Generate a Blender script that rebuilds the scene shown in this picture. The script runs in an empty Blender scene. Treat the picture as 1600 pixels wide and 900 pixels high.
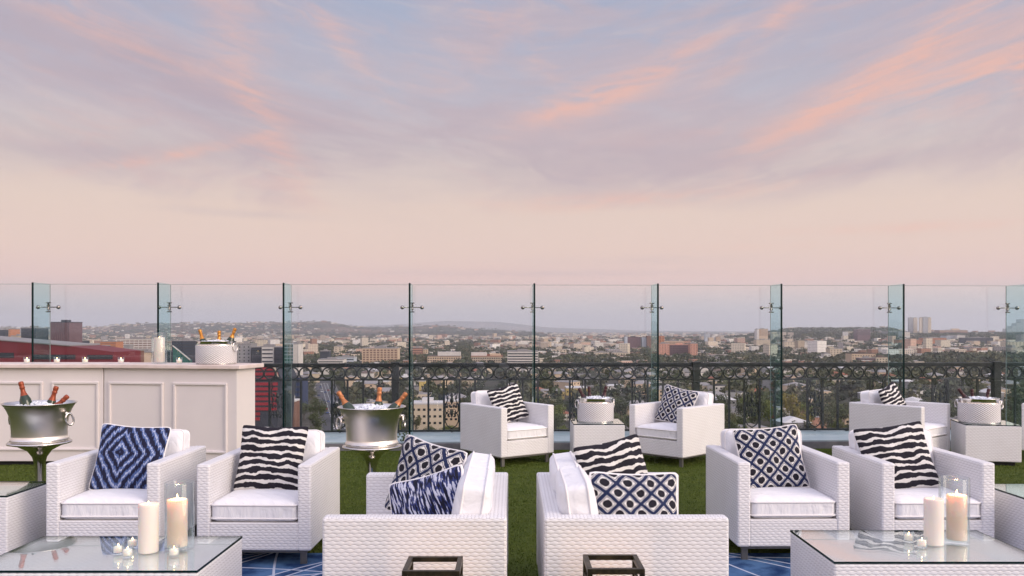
import bpy, math, random
import numpy as np
from mathutils import Vector, Matrix
R = math.radians
rng = random.Random(7)
nr = np.random.RandomState(11)
SC = bpy.context.scene
COL = SC.collection

def s2l(c):
    return tuple(((v/255.0)/12.92 if v/255.0 <= .04045 else ((v/255.0+.055)/1.055)**2.4) for v in c)

# ------------------------------------------------------------------ camera
EYE, F, HY = 1.5, 1350.0, 515.0
cd = bpy.data.cameras.new('camera'); cam = bpy.data.objects.new('camera', cd); COL.objects.link(cam)
cam.location = (0, 0, EYE); cam.rotation_euler = (R(90), 0, 0)
cd.sensor_width = 36; cd.lens = 36*F/1600; cd.shift_y = (HY-450)/1600
cd.clip_start = .05; cd.clip_end = 90000
SC.camera = cam

# ------------------------------------------------------------------ light, world, exposure
SC.view_settings.view_transform = 'Standard'; SC.view_settings.look = 'None'
SC.view_settings.exposure = 0.0; SC.view_settings.gamma = 1; SC.view_settings.use_curve_mapping = False
SC.cycles.use_denoising = True
SC.cycles.max_bounces = 10; SC.cycles.transparent_max_bounces = 24; SC.cycles.diffuse_bounces = 3
SC.cycles.volume_bounces = 1; SC.cycles.sample_clamp_indirect = 5
SUN_DIR = Vector((.80, -.50, .36)).normalized()      # towards the afterglow, right and behind the camera
sd = bpy.data.lights.new('sun', 'SUN'); sd.energy = 1.9; sd.angle = R(35); sd.color = (1.0, .84, .68)
so = bpy.data.objects.new('sun', sd); COL.objects.link(so); so.rotation_euler = SUN_DIR.to_track_quat('Z', 'Y').to_euler()

W = bpy.data.worlds.new('World'); SC.world = W; W.use_nodes = True
nt = W.node_tree; nt.nodes.clear()
class N:
    """small node helper: every call returns an output socket"""
    def __init__(s, nt): s.nt = nt
    def put(s, sock, v):
        if v is None: return
        if hasattr(v, 'is_output'): s.nt.links.new(v, sock)
        else:
            if hasattr(sock.default_value, '__len__'):
                n = len(sock.default_value)
                if not hasattr(v, '__len__'): v = (v,)*n
                v = tuple(v)[:n]
                if len(v) < n: v = v+(1.0,)*(n-len(v))
            sock.default_value = v
    def m(s, op, a, b=None, c=None, clamp=False):
        n = s.nt.nodes.new('ShaderNodeMath'); n.operation = op; n.use_clamp = clamp
        s.put(n.inputs[0], a)
        if b is not None: s.put(n.inputs[1], b)
        if c is not None: s.put(n.inputs[2], c)
        return n.outputs[0]
    def add(s, a, b): return s.m('ADD', a, b)
    def sub(s, a, b): return s.m('SUBTRACT', a, b)
    def mul(s, a, b): return s.m('MULTIPLY', a, b)
    def mix(s, f, a, b):
        n = s.nt.nodes.new('ShaderNodeMix'); n.data_type = 'RGBA'
        s.put(n.inputs[0], f); s.put(n.inputs[6], a); s.put(n.inputs[7], b); return n.outputs[2]
    def ramp(s, f, stops, interp='LINEAR'):
        n = s.nt.nodes.new('ShaderNodeValToRGB'); n.color_ramp.interpolation = interp
        e = n.color_ramp.elements
        while len(e) < len(stops): e.new(.5)
        for i, (p, c) in enumerate(stops):
            e[i].position = p; e[i].color = tuple(c)+(1,) if hasattr(c, '__len__') else (c, c, c, 1)
        s.put(n.inputs[0], f); return n.outputs[0]
    def noise(s, vec, scale, detail=4, rough=.55, dist=0.0, out=0):
        n = s.nt.nodes.new('ShaderNodeTexNoise'); n.inputs['Scale'].default_value = scale
        n.inputs['Detail'].default_value = detail; n.inputs['Roughness'].default_value = rough
        n.inputs['Distortion'].default_value = dist
        if vec is not None: s.put(n.inputs['Vector'], vec)
        return n.outputs[out]
    def comb(s, x, y, z=0.0):
        n = s.nt.nodes.new('ShaderNodeCombineXYZ'); s.put(n.inputs[0], x); s.put(n.inputs[1], y); s.put(n.inputs[2], z); return n.outputs[0]
    def sep(s, v):
        n = s.nt.nodes.new('ShaderNodeSeparateXYZ'); s.put(n.inputs[0], v); return n.outputs
    def coord(s, which):
        n = s.nt.nodes.new('ShaderNodeTexCoord'); return n.outputs[which]
    def smooth(s, x, a, b):
        n = s.nt.nodes.new('ShaderNodeMapRange'); n.interpolation_type = 'SMOOTHSTEP'
        s.put(n.inputs[0], x); n.inputs[1].default_value = a; n.inputs[2].default_value = b; return n.outputs[0]

w = N(nt)
gx, gy, gz = w.sep(w.coord('Generated'))[:3]
az = w.m('ARCTAN2', gx, gy)
el = w.m('ARCSINE', gz)
def pyel(py): return math.atan((HY-py)/F)
# clear sky by elevation (radians): dusk band, cream, then lavender blue
skyf = w.m('DIVIDE', el, 1.5, clamp=True)
stops = [(0, (194, 187, 194)), (pyel(480)/1.5, (208, 197, 198)), (pyel(440)/1.5, (235, 203, 194)), (pyel(400)/1.5, (236, 207, 193)),
         (pyel(330)/1.5, (232, 208, 194)), (pyel(250)/1.5, (214, 199, 195)), (pyel(170)/1.5, (190, 187, 199)),
         (pyel(60)/1.5, (172, 178, 199)), (pyel(-40)/1.5, (162, 174, 200)), (.5, (168, 182, 214)), (.95, (186, 194, 220))]
base = w.ramp(skyf, [(p, s2l(c)) for p, c in stops])
# real atmosphere adds its own gradient on top (low sun behind the camera to the right)
nish = nt.nodes.new('ShaderNodeTexSky'); nish.sky_type = 'NISHITA'; nish.sun_disc = False
nish.sun_elevation = R(3); nish.sun_rotation = math.atan2(SUN_DIR.x, SUN_DIR.y)
# high cloud: streaks at their place in the sky, broken up by noise
cv = w.comb(w.mul(az, 1.0), w.mul(el, 2.6))
warp = w.noise(cv, 3.0, 3, .6, 0, 0)
pe = w.add(el, .13); th_ = w.m('ARCTAN2', pe, az); rr_ = w.m('SQRT', w.add(w.mul(pe, pe), w.mul(az, az)))
warp2 = w.noise(w.comb(w.mul(az, 1.6), w.mul(el, 2.0), 2.0), 2.2, 3, .55, .4)
dz = w.sub(az, .03)
q_ = w.sub(el, w.mul(w.m('SQRT', w.add(w.mul(dz, dz), .035)), .27))
n1 = w.noise(w.comb(w.add(w.mul(az, 2.4), w.mul(warp2, 1.2)), w.add(w.mul(q_, 12.0), w.mul(warp, 1.0)), warp), 1.5, 10, .62, .8)
n4 = w.noise(w.comb(w.add(w.mul(az, 1.8), w.mul(warp, .8)), w.mul(q_, 6.5), 5.0), 1.6, 8, .60, 1.0)
n2 = w.noise(w.comb(w.mul(az, 2.0), w.mul(el, 13.0), 4.7), 1.5, 7, .62, .8)
n3 = w.noise(w.comb(w.mul(az, 3.5), w.mul(el, 9.0), 9.1), 2.2, 8, .68, 1.2)
def stroke(px, py, L, Wd, ang, k):
    a0 = math.atan((px-800)/F); e0 = pyel(py); c, s_ = math.cos(R(ang)), math.sin(R(ang))
    da = w.sub(az, a0); de = w.sub(el, e0)
    u = w.m('DIVIDE', w.add(w.mul(da, c), w.mul(de, s_)), L/F)
    v = w.m('DIVIDE', w.sub(w.mul(de, c), w.mul(da, s_)), Wd/F)
    q = w.add(w.mul(u, u), w.mul(v, v))
    return w.mul(w.m('EXPONENT', w.mul(q, -1.0)), k)
def total(lst):
    t = None
    for a in lst: t = stroke(*a) if t is None else w.add(t, stroke(*a))
    return t
mauve = total([(90, 115, 260, 62, -10, 1.15), (330, 160, 260, 40, -28, .5), (200, 262, 330, 26, 4, .7), (600, 215, 260, 42, -6, .55),
               (1000, 265, 330, 42, 2, .8), (1290, 280, 260, 24, 5, .7), (760, 150, 220, 60, 0, .35), (800, 427, 260, 6, 0, .55),
               (330, 340, 150, 6, -2, .4), (1000, 408, 160, 8, 0, .35), (1230, 110, 260, 60, 25, .45)])
pink = total([(160, 85, 150, 34, -22, .85), (375, 110, 160, 34, -62, .7), (415, 215, 90, 20, -55, .8), (265, 262, 130, 8, 14, 1.1),
              (520, 55, 110, 18, -48, .7), (760, 22, 60, 16, -20, .7), (660, 130, 120, 34, 15, .5),
              (900, 158, 100, 20, 22, 1.2), (1010, 128, 110, 20, 25, 1.1), (940, 316, 170, 12, 1, .9), (1160, 300, 160, 14, 6, .55),
              (1260, 205, 120, 18, 24, .8), (1400, 150, 180, 34, 24, .6), (1570, 165, 110, 34, 14, 1.7), (1520, 70, 150, 22, 30, .85), (1450, 120, 200, 50, 24, .3),
              (1220, 50, 130, 16, 38, .7), (1420, 370, 150, 7, 0, .8), (1150, 390, 120, 5, 0, .4), (840, 80, 60, 20, -60, .5), (430, 440, 400, 30, 0, .35)])
rip = w.noise(w.comb(w.add(w.mul(az, 7.0), w.mul(warp2, 2.0)), w.mul(q_, 42.0), 3.0), 1.6, 6, .65, .6)
mv = w.mul(mauve, w.smooth(w.add(w.mul(n2, .5), w.mul(n4, .5)), .30, .66))
pk = w.mul(pink, w.smooth(w.add(w.add(w.mul(n1, .42), w.mul(n3, .25)), w.mul(rip, .33)), .38, .62))
band = w.smooth(w.add(el, w.mul(w.sub(n4, .5), .10)), .125, .185)
veil = w.mul(w.mul(w.smooth(n4, .36, .62), band), .62)
veil2 = w.mul(w.mul(w.smooth(n1, .46, .74), band), w.mul(w.smooth(n2, .35, .62), .55))
c1 = w.mix(veil, base, s2l((197, 177, 184)))
c1 = w.mix(veil2, c1, s2l((222, 184, 178)))
c1 = w.mix(w.mul(w.mul(w.smooth(rip, .48, .75), band), .22), c1, s2l((226, 206, 200)))
c1 = w.mix(w.mul(w.mul(w.smooth(rip, .52, .25), band), .16), c1, s2l((160, 156, 170)))
c1 = w.mix(w.m('MINIMUM', w.mul(mv, .72), .8), c1, s2l((181, 166, 178)))
c1 = w.mix(w.m('MINIMUM', w.mul(pk, .62), .75), c1, s2l((240, 186, 168)))
# afterglow: brighter and warm towards the set sun, brighter overhead and behind
dotv = nt.nodes.new('ShaderNodeVectorMath'); dotv.operation = 'DOT_PRODUCT'
nt.links.new(w.coord('Generated'), dotv.inputs[0]); dotv.inputs[1].default_value = Vector((.85, -.52, .12)).normalized()
glow = w.m('POWER', w.m('MAXIMUM', dotv.outputs['Value'], 0.0), 2.5)
back = w.smooth(gy, .55, -.45)
high = w.smooth(gz, .42, .9)
bright = w.add(w.add(1.0, w.mul(back, .70)), w.mul(high, .55))
vm = nt.nodes.new('ShaderNodeVectorMath'); vm.operation = 'SCALE'; nt.links.new(c1, vm.inputs[0]); nt.links.new(bright, vm.inputs['Scale'])
gl = nt.nodes.new('ShaderNodeVectorMath'); gl.operation = 'SCALE'; gl.inputs[0].default_value = (1.12, .95, .78); nt.links.new(w.mul(glow, 1.0), gl.inputs['Scale'])
ad = nt.nodes.new('ShaderNodeVectorMath'); nt.links.new(vm.outputs[0], ad.inputs[0]); nt.links.new(gl.outputs[0], ad.inputs[1])
ns = nt.nodes.new('ShaderNodeVectorMath'); ns.operation = 'SCALE'; nt.links.new(nish.outputs[0], ns.inputs[0]); ns.inputs['Scale'].default_value = .004
ad2 = nt.nodes.new('ShaderNodeVectorMath'); nt.links.new(ad.outputs[0], ad2.inputs[0]); nt.links.new(ns.outputs[0], ad2.inputs[1])
bg = nt.nodes.new('ShaderNodeBackground'); bg.inputs['Strength'].default_value = 1.0
nt.links.new(ad2.outputs[0], bg.inputs[0])
wo = nt.nodes.new('ShaderNodeOutputWorld'); nt.links.new(bg.outputs[0], wo.inputs[0])
W.cycles.sampling_method = 'MANUAL'; W.cycles.sample_map_resolution = 512

# ------------------------------------------------------------------ materials
M = {}
def mat(name, color=(.8, .8, .8), rough=.6, metal=0.0, spec=.5, **kw):
    m = bpy.data.materials.new(name); m.use_nodes = True
    b = m.node_tree.nodes['Principled BSDF']
    b.inputs['Base Color'].default_value = tuple(color)+(1,); b.inputs['Roughness'].default_value = rough
    b.inputs['Metallic'].default_value = metal; b.inputs['Specular IOR Level'].default_value = spec
    for k, v in kw.items():
        nm = {'sss': 'Subsurface Weight', 'sssr': 'Subsurface Radius', 'ssss': 'Subsurface Scale', 'emis': 'Emission Strength',
              'emic': 'Emission Color', 'coat': 'Coat Weight', 'aniso': 'Anisotropic', 'trans': 'Transmission Weight', 'sheen': 'Sheen Weight'}[k]
        b.inputs[nm].default_value = v
    M[name] = m; return m, N(m.node_tree), b
def bump(n, b, h, dist, strength=1.0):
    bp = n.nt.nodes.new('ShaderNodeBump'); bp.inputs['Distance'].default_value = dist; bp.inputs['Strength'].default_value = strength
    n.put(bp.inputs['Height'], h); n.nt.links.new(bp.outputs[0], b.inputs['Normal'])
def mottled(name, c1, c2, scale, rough=.7, bdist=0.0, metal=0.0, which='Object', detail=5, lo=.35, hi=.65, **kw):
    m, n, b = mat(name, c1, rough, metal, **kw)
    nz = n.noise(n.coord(which), scale, detail)
    n.nt.links.new(n.mix(n.smooth(nz, lo, hi), c1, c2), b.inputs['Base Color'])
    if bdist: bump(n, b, nz, bdist)
    return m

# woven resin: over-under strands, UV in metres
m, n, b = mat('wicker', (.80, .78, .79), .42, spec=.45)
uu, vv = n.sep(n.coord('UV'))[:2]
row = n.m('DIVIDE', vv, .0170); ri = n.m('FLOOR', row); fr_ = n.sub(row, ri)
cu = n.m('COSINE', n.mul(uu, 2*math.pi/.039))
def strand(k, centre):
    sg = n.sub(1.0, n.mul(n.m('MODULO', n.m('ABSOLUTE', k), 2.0), 2.0))
    cw = n.mul(sg, cu); wd_ = n.add(.515, n.mul(cw, .10)); t_ = n.m('DIVIDE', n.sub(fr_, centre), wd_)
    return n.mul(n.m('POWER', n.m('MAXIMUM', n.sub(1.0, n.mul(t_, t_)), 0.0), .36), n.add(.80, n.mul(cw, .20)))
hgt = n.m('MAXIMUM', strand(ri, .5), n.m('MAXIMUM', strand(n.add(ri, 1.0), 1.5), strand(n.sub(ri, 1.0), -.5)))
bump(n, b, hgt, .0042, .75)
tone = n.noise(n.coord('Object'), 3.0, 3)
cc = n.mix(n.smooth(tone, .35, .7), (.84, .825, .83), (.80, .78, .78))
n.nt.links.new(n.mix(n.smooth(hgt, .25, .62), (.44, .40, .40), cc), b.inputs['Base Color'])  # darker gap colour paints crevice shade between the strands

m, n, b = mat('canvas', (.84, .83, .845), .85, sheen=.2)
ob = n.coord('Object')
wr = n.noise(ob, 7.0, 3, .5, .8); fine = n.noise(ob, 420.0, 2)
bump(n, b, n.add(wr, n.mul(fine, .03)), .03, .8)
m, n, b = mat('canvas_gather', (.84, .83, .845), .85, sheen=.2)
ox, oy, oz = n.sep(n.coord('Object'))[:3]
ob2 = n.coord('Object'); wr = n.noise(n.comb(n.mul(n.add(ox, oy), 15.0), n.mul(oz, 5.0), ox), 1.0, 3, .5, .4)
bump(n, b, n.add(wr, n.mul(n.noise(ob2, 5.0, 3, .5, 1.0), 1.3)), .016, .85)
mat('piping_white', (.84, .81, .80), .8)
mat('piping_dark', (.02, .02, .035), .8)

def cloth_pattern(name, col_fn):
    m, n, b = mat(name, (.8, .8, .8), .9)
    u, v = n.sep(n.coord('UV'))[:2]
    n.nt.links.new(col_fn(n, u, v), b.inputs['Base Color'])
    wv = n.m('SINE', n.mul(u, 900.0)); wh = n.m('SINE', n.mul(v, 900.0))
    bump(n, b, n.add(n.mul(n.noise(n.coord('UV'), 5.0, 4, .55, 1.2), 1.6), n.mul(n.mul(wv, wh), .03)), .022, .8)
WHT, BLK, NAVY = (.80, .77, .73), (.010, .008, .016), (.010, .020, .075)
def zebra(n, u, v):
    a = n.noise(n.comb(n.mul(u, 3.4), n.mul(v, 3.6)), 1.0, 3, .5)
    ph = n.add(n.mul(v, 8.8), n.mul(n.sub(a, .5), 1.5))
    saw = n.m('ABSOLUTE', n.sub(n.m('FRACT', ph), .5))
    th = n.add(.32, n.mul(n.sub(n.noise(n.comb(n.mul(u, 6.0), n.mul(v, 13.0), 3.0), 1.0, 2, .6), .5), .46))
    return n.mix(n.smooth(n.sub(saw, th), -.012, .012), BLK, WHT)
def lattice(n, u, v):
    wx = n.mul(n.sub(n.noise(n.comb(n.mul(u, 9.0), n.mul(v, 9.0)), 1.0, 3, .6), .5), .22)
    wy = n.mul(n.sub(n.noise(n.comb(n.mul(u, 9.0), n.mul(v, 9.0), 7.0), 1.0, 3, .6), .5), .22)
    a = n.add(n.mul(n.add(n.mul(u, 1.0), n.mul(v, .92)), 3.8), wx); bb = n.add(n.mul(n.sub(u, n.mul(v, .92)), 3.8), wy)
    fa = n.m('ABSOLUTE', n.sub(n.m('FRACT', a), .5)); fb = n.m('ABSOLUTE', n.sub(n.m('FRACT', bb), .5))
    mx = n.m('MAXIMUM', fa, fb)
    rr = n.m('SQRT', n.add(n.mul(fa, fa), n.mul(fb, fb)))
    edge = n.noise(n.comb(n.mul(u, 30.0), n.mul(v, 30.0)), 1.0, 2)
    c = n.mix(n.smooth(n.add(rr, n.mul(edge, .12)), .315, .335), BLK, WHT)
    ring = n.m('LESS_THAN', n.m('ABSOLUTE', n.sub(mx, n.add(.338, n.mul(n.sub(edge, .5), .06)))), .018)
    c = n.mix(ring, c, NAVY)
    return n.mix(n.smooth(mx, .385, .40), c, NAVY)
def ikat(n, u, v):
    st = n.noise(n.comb(n.mul(u, 46.0), n.mul(v, 5.0)), 1.0, 2, .5)
    d = n.add(n.mul(n.m('ABSOLUTE', n.sub(u, .40)), 1.55), n.m('ABSOLUTE', n.sub(v, .55)))
    d = n.add(d, n.mul(n.sub(st, .5), .19))
    s1 = n.m('FRACT', n.mul(d, 4.9))
    c = n.mix(n.smooth(s1, .42, .46), s2l((14, 18, 52)), s2l((78, 100, 152)))
    c = n.mix(n.smooth(s1, .64, .68), c, s2l((176, 186, 214)))
    c = n.mix(n.smooth(s1, .78, .82), c, s2l((90, 110, 162)))
    return n.mix(n.smooth(s1, .94, .97), c, s2l((14, 18, 52)))
def ikat2(n, u, v):
    st = n.noise(n.comb(n.mul(n.add(u, n.mul(v, .25)), 34.0), n.mul(v, 5.0)), 1.0, 3, .5)
    c = n.mix(n.smooth(st, .44, .50), s2l((12, 15, 42)), s2l((52, 64, 122)))
    c = n.mix(n.smooth(st, .535, .565), c, s2l((214, 216, 232)))
    big = n.noise(n.comb(n.mul(u, 5.0), n.mul(v, 3.0), 2.0), 1.0, 2)
    return n.mix(n.smooth(big, .60, .70), c, s2l((13, 17, 56)))
cloth_pattern('zebra_cloth', zebra); cloth_pattern('lattice_cloth', lattice); cloth_pattern('ikat_cloth', ikat); cloth_pattern('ikat_streak_cloth', ikat2)

# artificial turf
m, n, b = mat('turf', (.06, .085, .012), .85, spec=.2)
P_ = n.coord('Object')
big = n.noise(P_, 1.3, 4); mid = n.noise(P_, 14.0, 3)
px_, py_, pz_ = n.sep(P_)[:3]
fib = n.noise(n.comb(n.mul(px_, 300.0), n.mul(py_, 90.0)), 1.0, 3, .7)
c = n.mix(n.smooth(big, .3, .7), (.050, .078, .004), (.070, .098, .006))
c = n.mix(n.mul(n.smooth(fib, .42, .72), .8), c, (.105, .135, .015))
c = n.mix(n.mul(n.smooth(mid, .5, .8), .4), c, (.035, .055, .010))
seam = n.m('LESS_THAN', n.m('ABSOLUTE', n.sub(n.m('FRACT', n.m('DIVIDE', px_, 3.66)), .5)), .002)
n.nt.links.new(n.mix(n.mul(seam, .5), c, (.02, .03, .01)), b.inputs['Base Color'])
bump(n, b, n.add(fib, mid), .02, .9)
# rug: blue ground with pale crossing arcs
m, n, b = mat('rug_blue', (.05, .12, .28), .95, spec=.1)
P_ = n.coord('Object'); rx, ry, rz_ = n.sep(P_)[:3]
nz = n.noise(P_, 5.0, 5, .6)
c = n.mix(n.smooth(nz, .35, .65), s2l((30, 56, 98)), s2l((84, 118, 158)))
def arcs(cx_, cy_, r0, wd, per=None):
    dx = n.sub(rx, cx_); dy = n.sub(ry, cy_); r_ = n.m('SQRT', n.add(n.mul(dx, dx), n.mul(dy, dy)))
    if per: r_ = n.m('ABSOLUTE', n.sub(n.m('FRACT', n.m('DIVIDE', r_, per)), .5)); return n.m('LESS_THAN', r_, wd/per)
    return n.m('LESS_THAN', n.m('ABSOLUTE', n.sub(r_, r0)), wd)
t = None
for a in [(-2.2, 1.0, 0, .0075, .52), (1.3, -2.6, 0, .0075, .61), (.2, 4.1, 0, .0075, .57), (3.4, 2.0, 0, .0075, .66), (-3.9, 6.9, 0, .0075, .47), (5.2, 7.0, 0, .0075, .55)]:
    q = arcs(*a); t = q if t is None else n.m('MAXIMUM', t, q)
n.nt.links.new(n.mix(n.mul(t, .9), c, s2l((200, 206, 220))), b.inputs['Base Color'])
bump(n, b, n.noise(P_, 320.0, 2), .004)

mottled('curb_metal', s2l((150, 168, 176)), s2l((172, 186, 190)), 2.5, .5)
mottled('curb_stone', s2l((104, 104, 110)), s2l((126, 124, 126)), 5.0, .8, .002)
mottled('facade_stone', s2l((150, 144, 138)), s2l((166, 158, 150)), .5, .8)
mottled('iron', (.010, .013, .016), (.022, .026, .03), 18, .45, .0006, metal=.0)
m, n, b = mat('steel', (.74, .71, .68), .16, 1.0)
m, n, b = mat('brushed_steel', (.84, .79, .74), .24, 1.0, aniso=.85)
bx_, by_, bz_ = n.sep(n.coord('Object'))[:3]
st = n.noise(n.comb(n.mul(n.m('ARCTAN2', by_, bx_), 2.0), n.mul(bz_, 500.0)), 1.0, 3)
b.inputs['Roughness'].default_value = .33
tg = n.nt.nodes.new('ShaderNodeTangent'); tg.direction_type = 'RADIAL'; tg.axis = 'Z'; n.nt.links.new(tg.outputs[0], b.inputs['Tangent'])
mat('knob_steel', (.36, .32, .29), .25, 1.0)
mottled('paint_white', s2l((226, 218, 217)), s2l((231, 223, 221)), 1.5, .38, 0.0)
mottled('counter_stone', s2l((230, 214, 208)), s2l((218, 200, 192)), 6, .3)
mat('dark_gap', (.012, .012, .012), .8)
mottled('bronze', (.030, .026, .018), (.06, .048, .03), 25, .42, metal=.7)
mat('chair_leg_metal', (.16, .155, .15), .4, .6)
mat('wax', (.80, .74, .66), .45, sss=.6, sssr=(.03, .015, .008), ssss=1.0)
mat('wax_lit', (.80, .66, .54), .45, sss=.85, sssr=(.05, .022, .010), ssss=1.0)  # flame glow tinted into the wax colour of burning candles
mat('tealight_wax', (.9, .84, .76), .4, sss=.7, sssr=(.02, .012, .008), ssss=1.0, emis=.12, emic=(1, .72, .45, 1))  # faint emission stands in for flame light inside the wax
mat('flame', (1, .7, .3), .5, emis=14.0, emic=(1, .62, .25, 1))
mat('wick', (.01, .01, .01), .9)
mottled('ice', (.86, .88, .93), (.70, .74, .80), 60, .15, .012)
mat('bottle_green', (.012, .03, .012), .08, coat=.5)
mat('bottle_dark', (.02, .008, .010), .1, coat=.5)
mottled('foil_orange', s2l((196, 130, 84)), s2l((176, 110, 70)), 60, .38, .001, metal=.4)
mottled('foil_gold', s2l((212, 150, 70)), s2l((190, 124, 50)), 60, .3, .001, metal=.5)
mat('foil_copper', s2l((150, 72, 44)), .35, .3)
mat('foil_dark', s2l((62, 30, 34)), .35, .2)
m, n, b = mat('woven_leather', (.80, .77, .76), .45)
ox, oy, oz = n.sep(n.coord('Object'))[:3]
th = n.mul(n.m('ARCTAN2', oy, ox), .21)
a = n.m('DIVIDE', n.add(th, n.mul(oz, 1.5)), .034); c_ = n.m('DIVIDE', n.sub(th, n.mul(oz, 1.5)), .034)
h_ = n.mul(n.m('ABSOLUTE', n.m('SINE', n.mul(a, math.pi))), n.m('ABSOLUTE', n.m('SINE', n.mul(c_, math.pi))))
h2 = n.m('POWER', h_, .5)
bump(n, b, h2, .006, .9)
n.nt.links.new(n.mix(n.smooth(h2, .2, .75), (.40, .36, .36), (.80, .77, .76)), b.inputs['Base Color'])  # groove shade put into the colour so the weave shows

def glassmat(name, tint, refl=1.0, tint_edge=None, ior=1.5):
    m = bpy.data.materials.new(name); m.use_nodes = True; t = m.node_tree; t.nodes.clear(); n = N(t)
    tr = t.nodes.new('ShaderNodeBsdfTransparent'); gl = t.nodes.new('ShaderNodeBsdfGlossy'); gl.inputs['Roughness'].default_value = .0
    gl.inputs['Color'].default_value = (.95, 1, .99, 1)
    ge = t.nodes.new('ShaderNodeNewGeometry'); dp = t.nodes.new('ShaderNodeVectorMath'); dp.operation = 'DOT_PRODUCT'
    t.links.new(ge.outputs['Incoming'], dp.inputs[0]); t.links.new(ge.outputs['Normal'], dp.inputs[1])
    ca = n.m('SUBTRACT', 1.0, n.m('ABSOLUTE', dp.outputs['Value']), clamp=True)
    fres = n.add(.04, n.mul(n.m('POWER', ca, 5.0), .96))
    if tint_edge:
        lw = t.nodes.new('ShaderNodeLayerWeight'); lw.inputs[0].default_value = .5
        n.put(tr.inputs[0], n.mix(lw.outputs['Facing'], tint, tint_edge))
    else: tr.inputs[0].default_value = tuple(tint)+(1,)
    mx = t.nodes.new('ShaderNodeMixShader'); n.put(mx.inputs[0], n.mul(fres, refl))
    t.links.new(tr.outputs[0], mx.inputs[1]); t.links.new(gl.outputs[0], mx.inputs[2])
    o = t.nodes.new('ShaderNodeOutputMaterial'); t.links.new(mx.outputs[0], o.inputs[0]); M[name] = m
glassmat('pane_glass', (.972, .982, .980), .8)
glassmat('fin_glass', (.90, .97, .97), .5, (.80, .93, .93))
glassmat('table_glass', (.975, .99, .985), 1.5)
glassmat('vase_glass', (.965, .975, .975), 1.0)
mat('glass_edge', (.002, .016, .016), .25, spec=.3)
mat('glass_edge_pale', (.22, .27, .26), .2)

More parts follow.
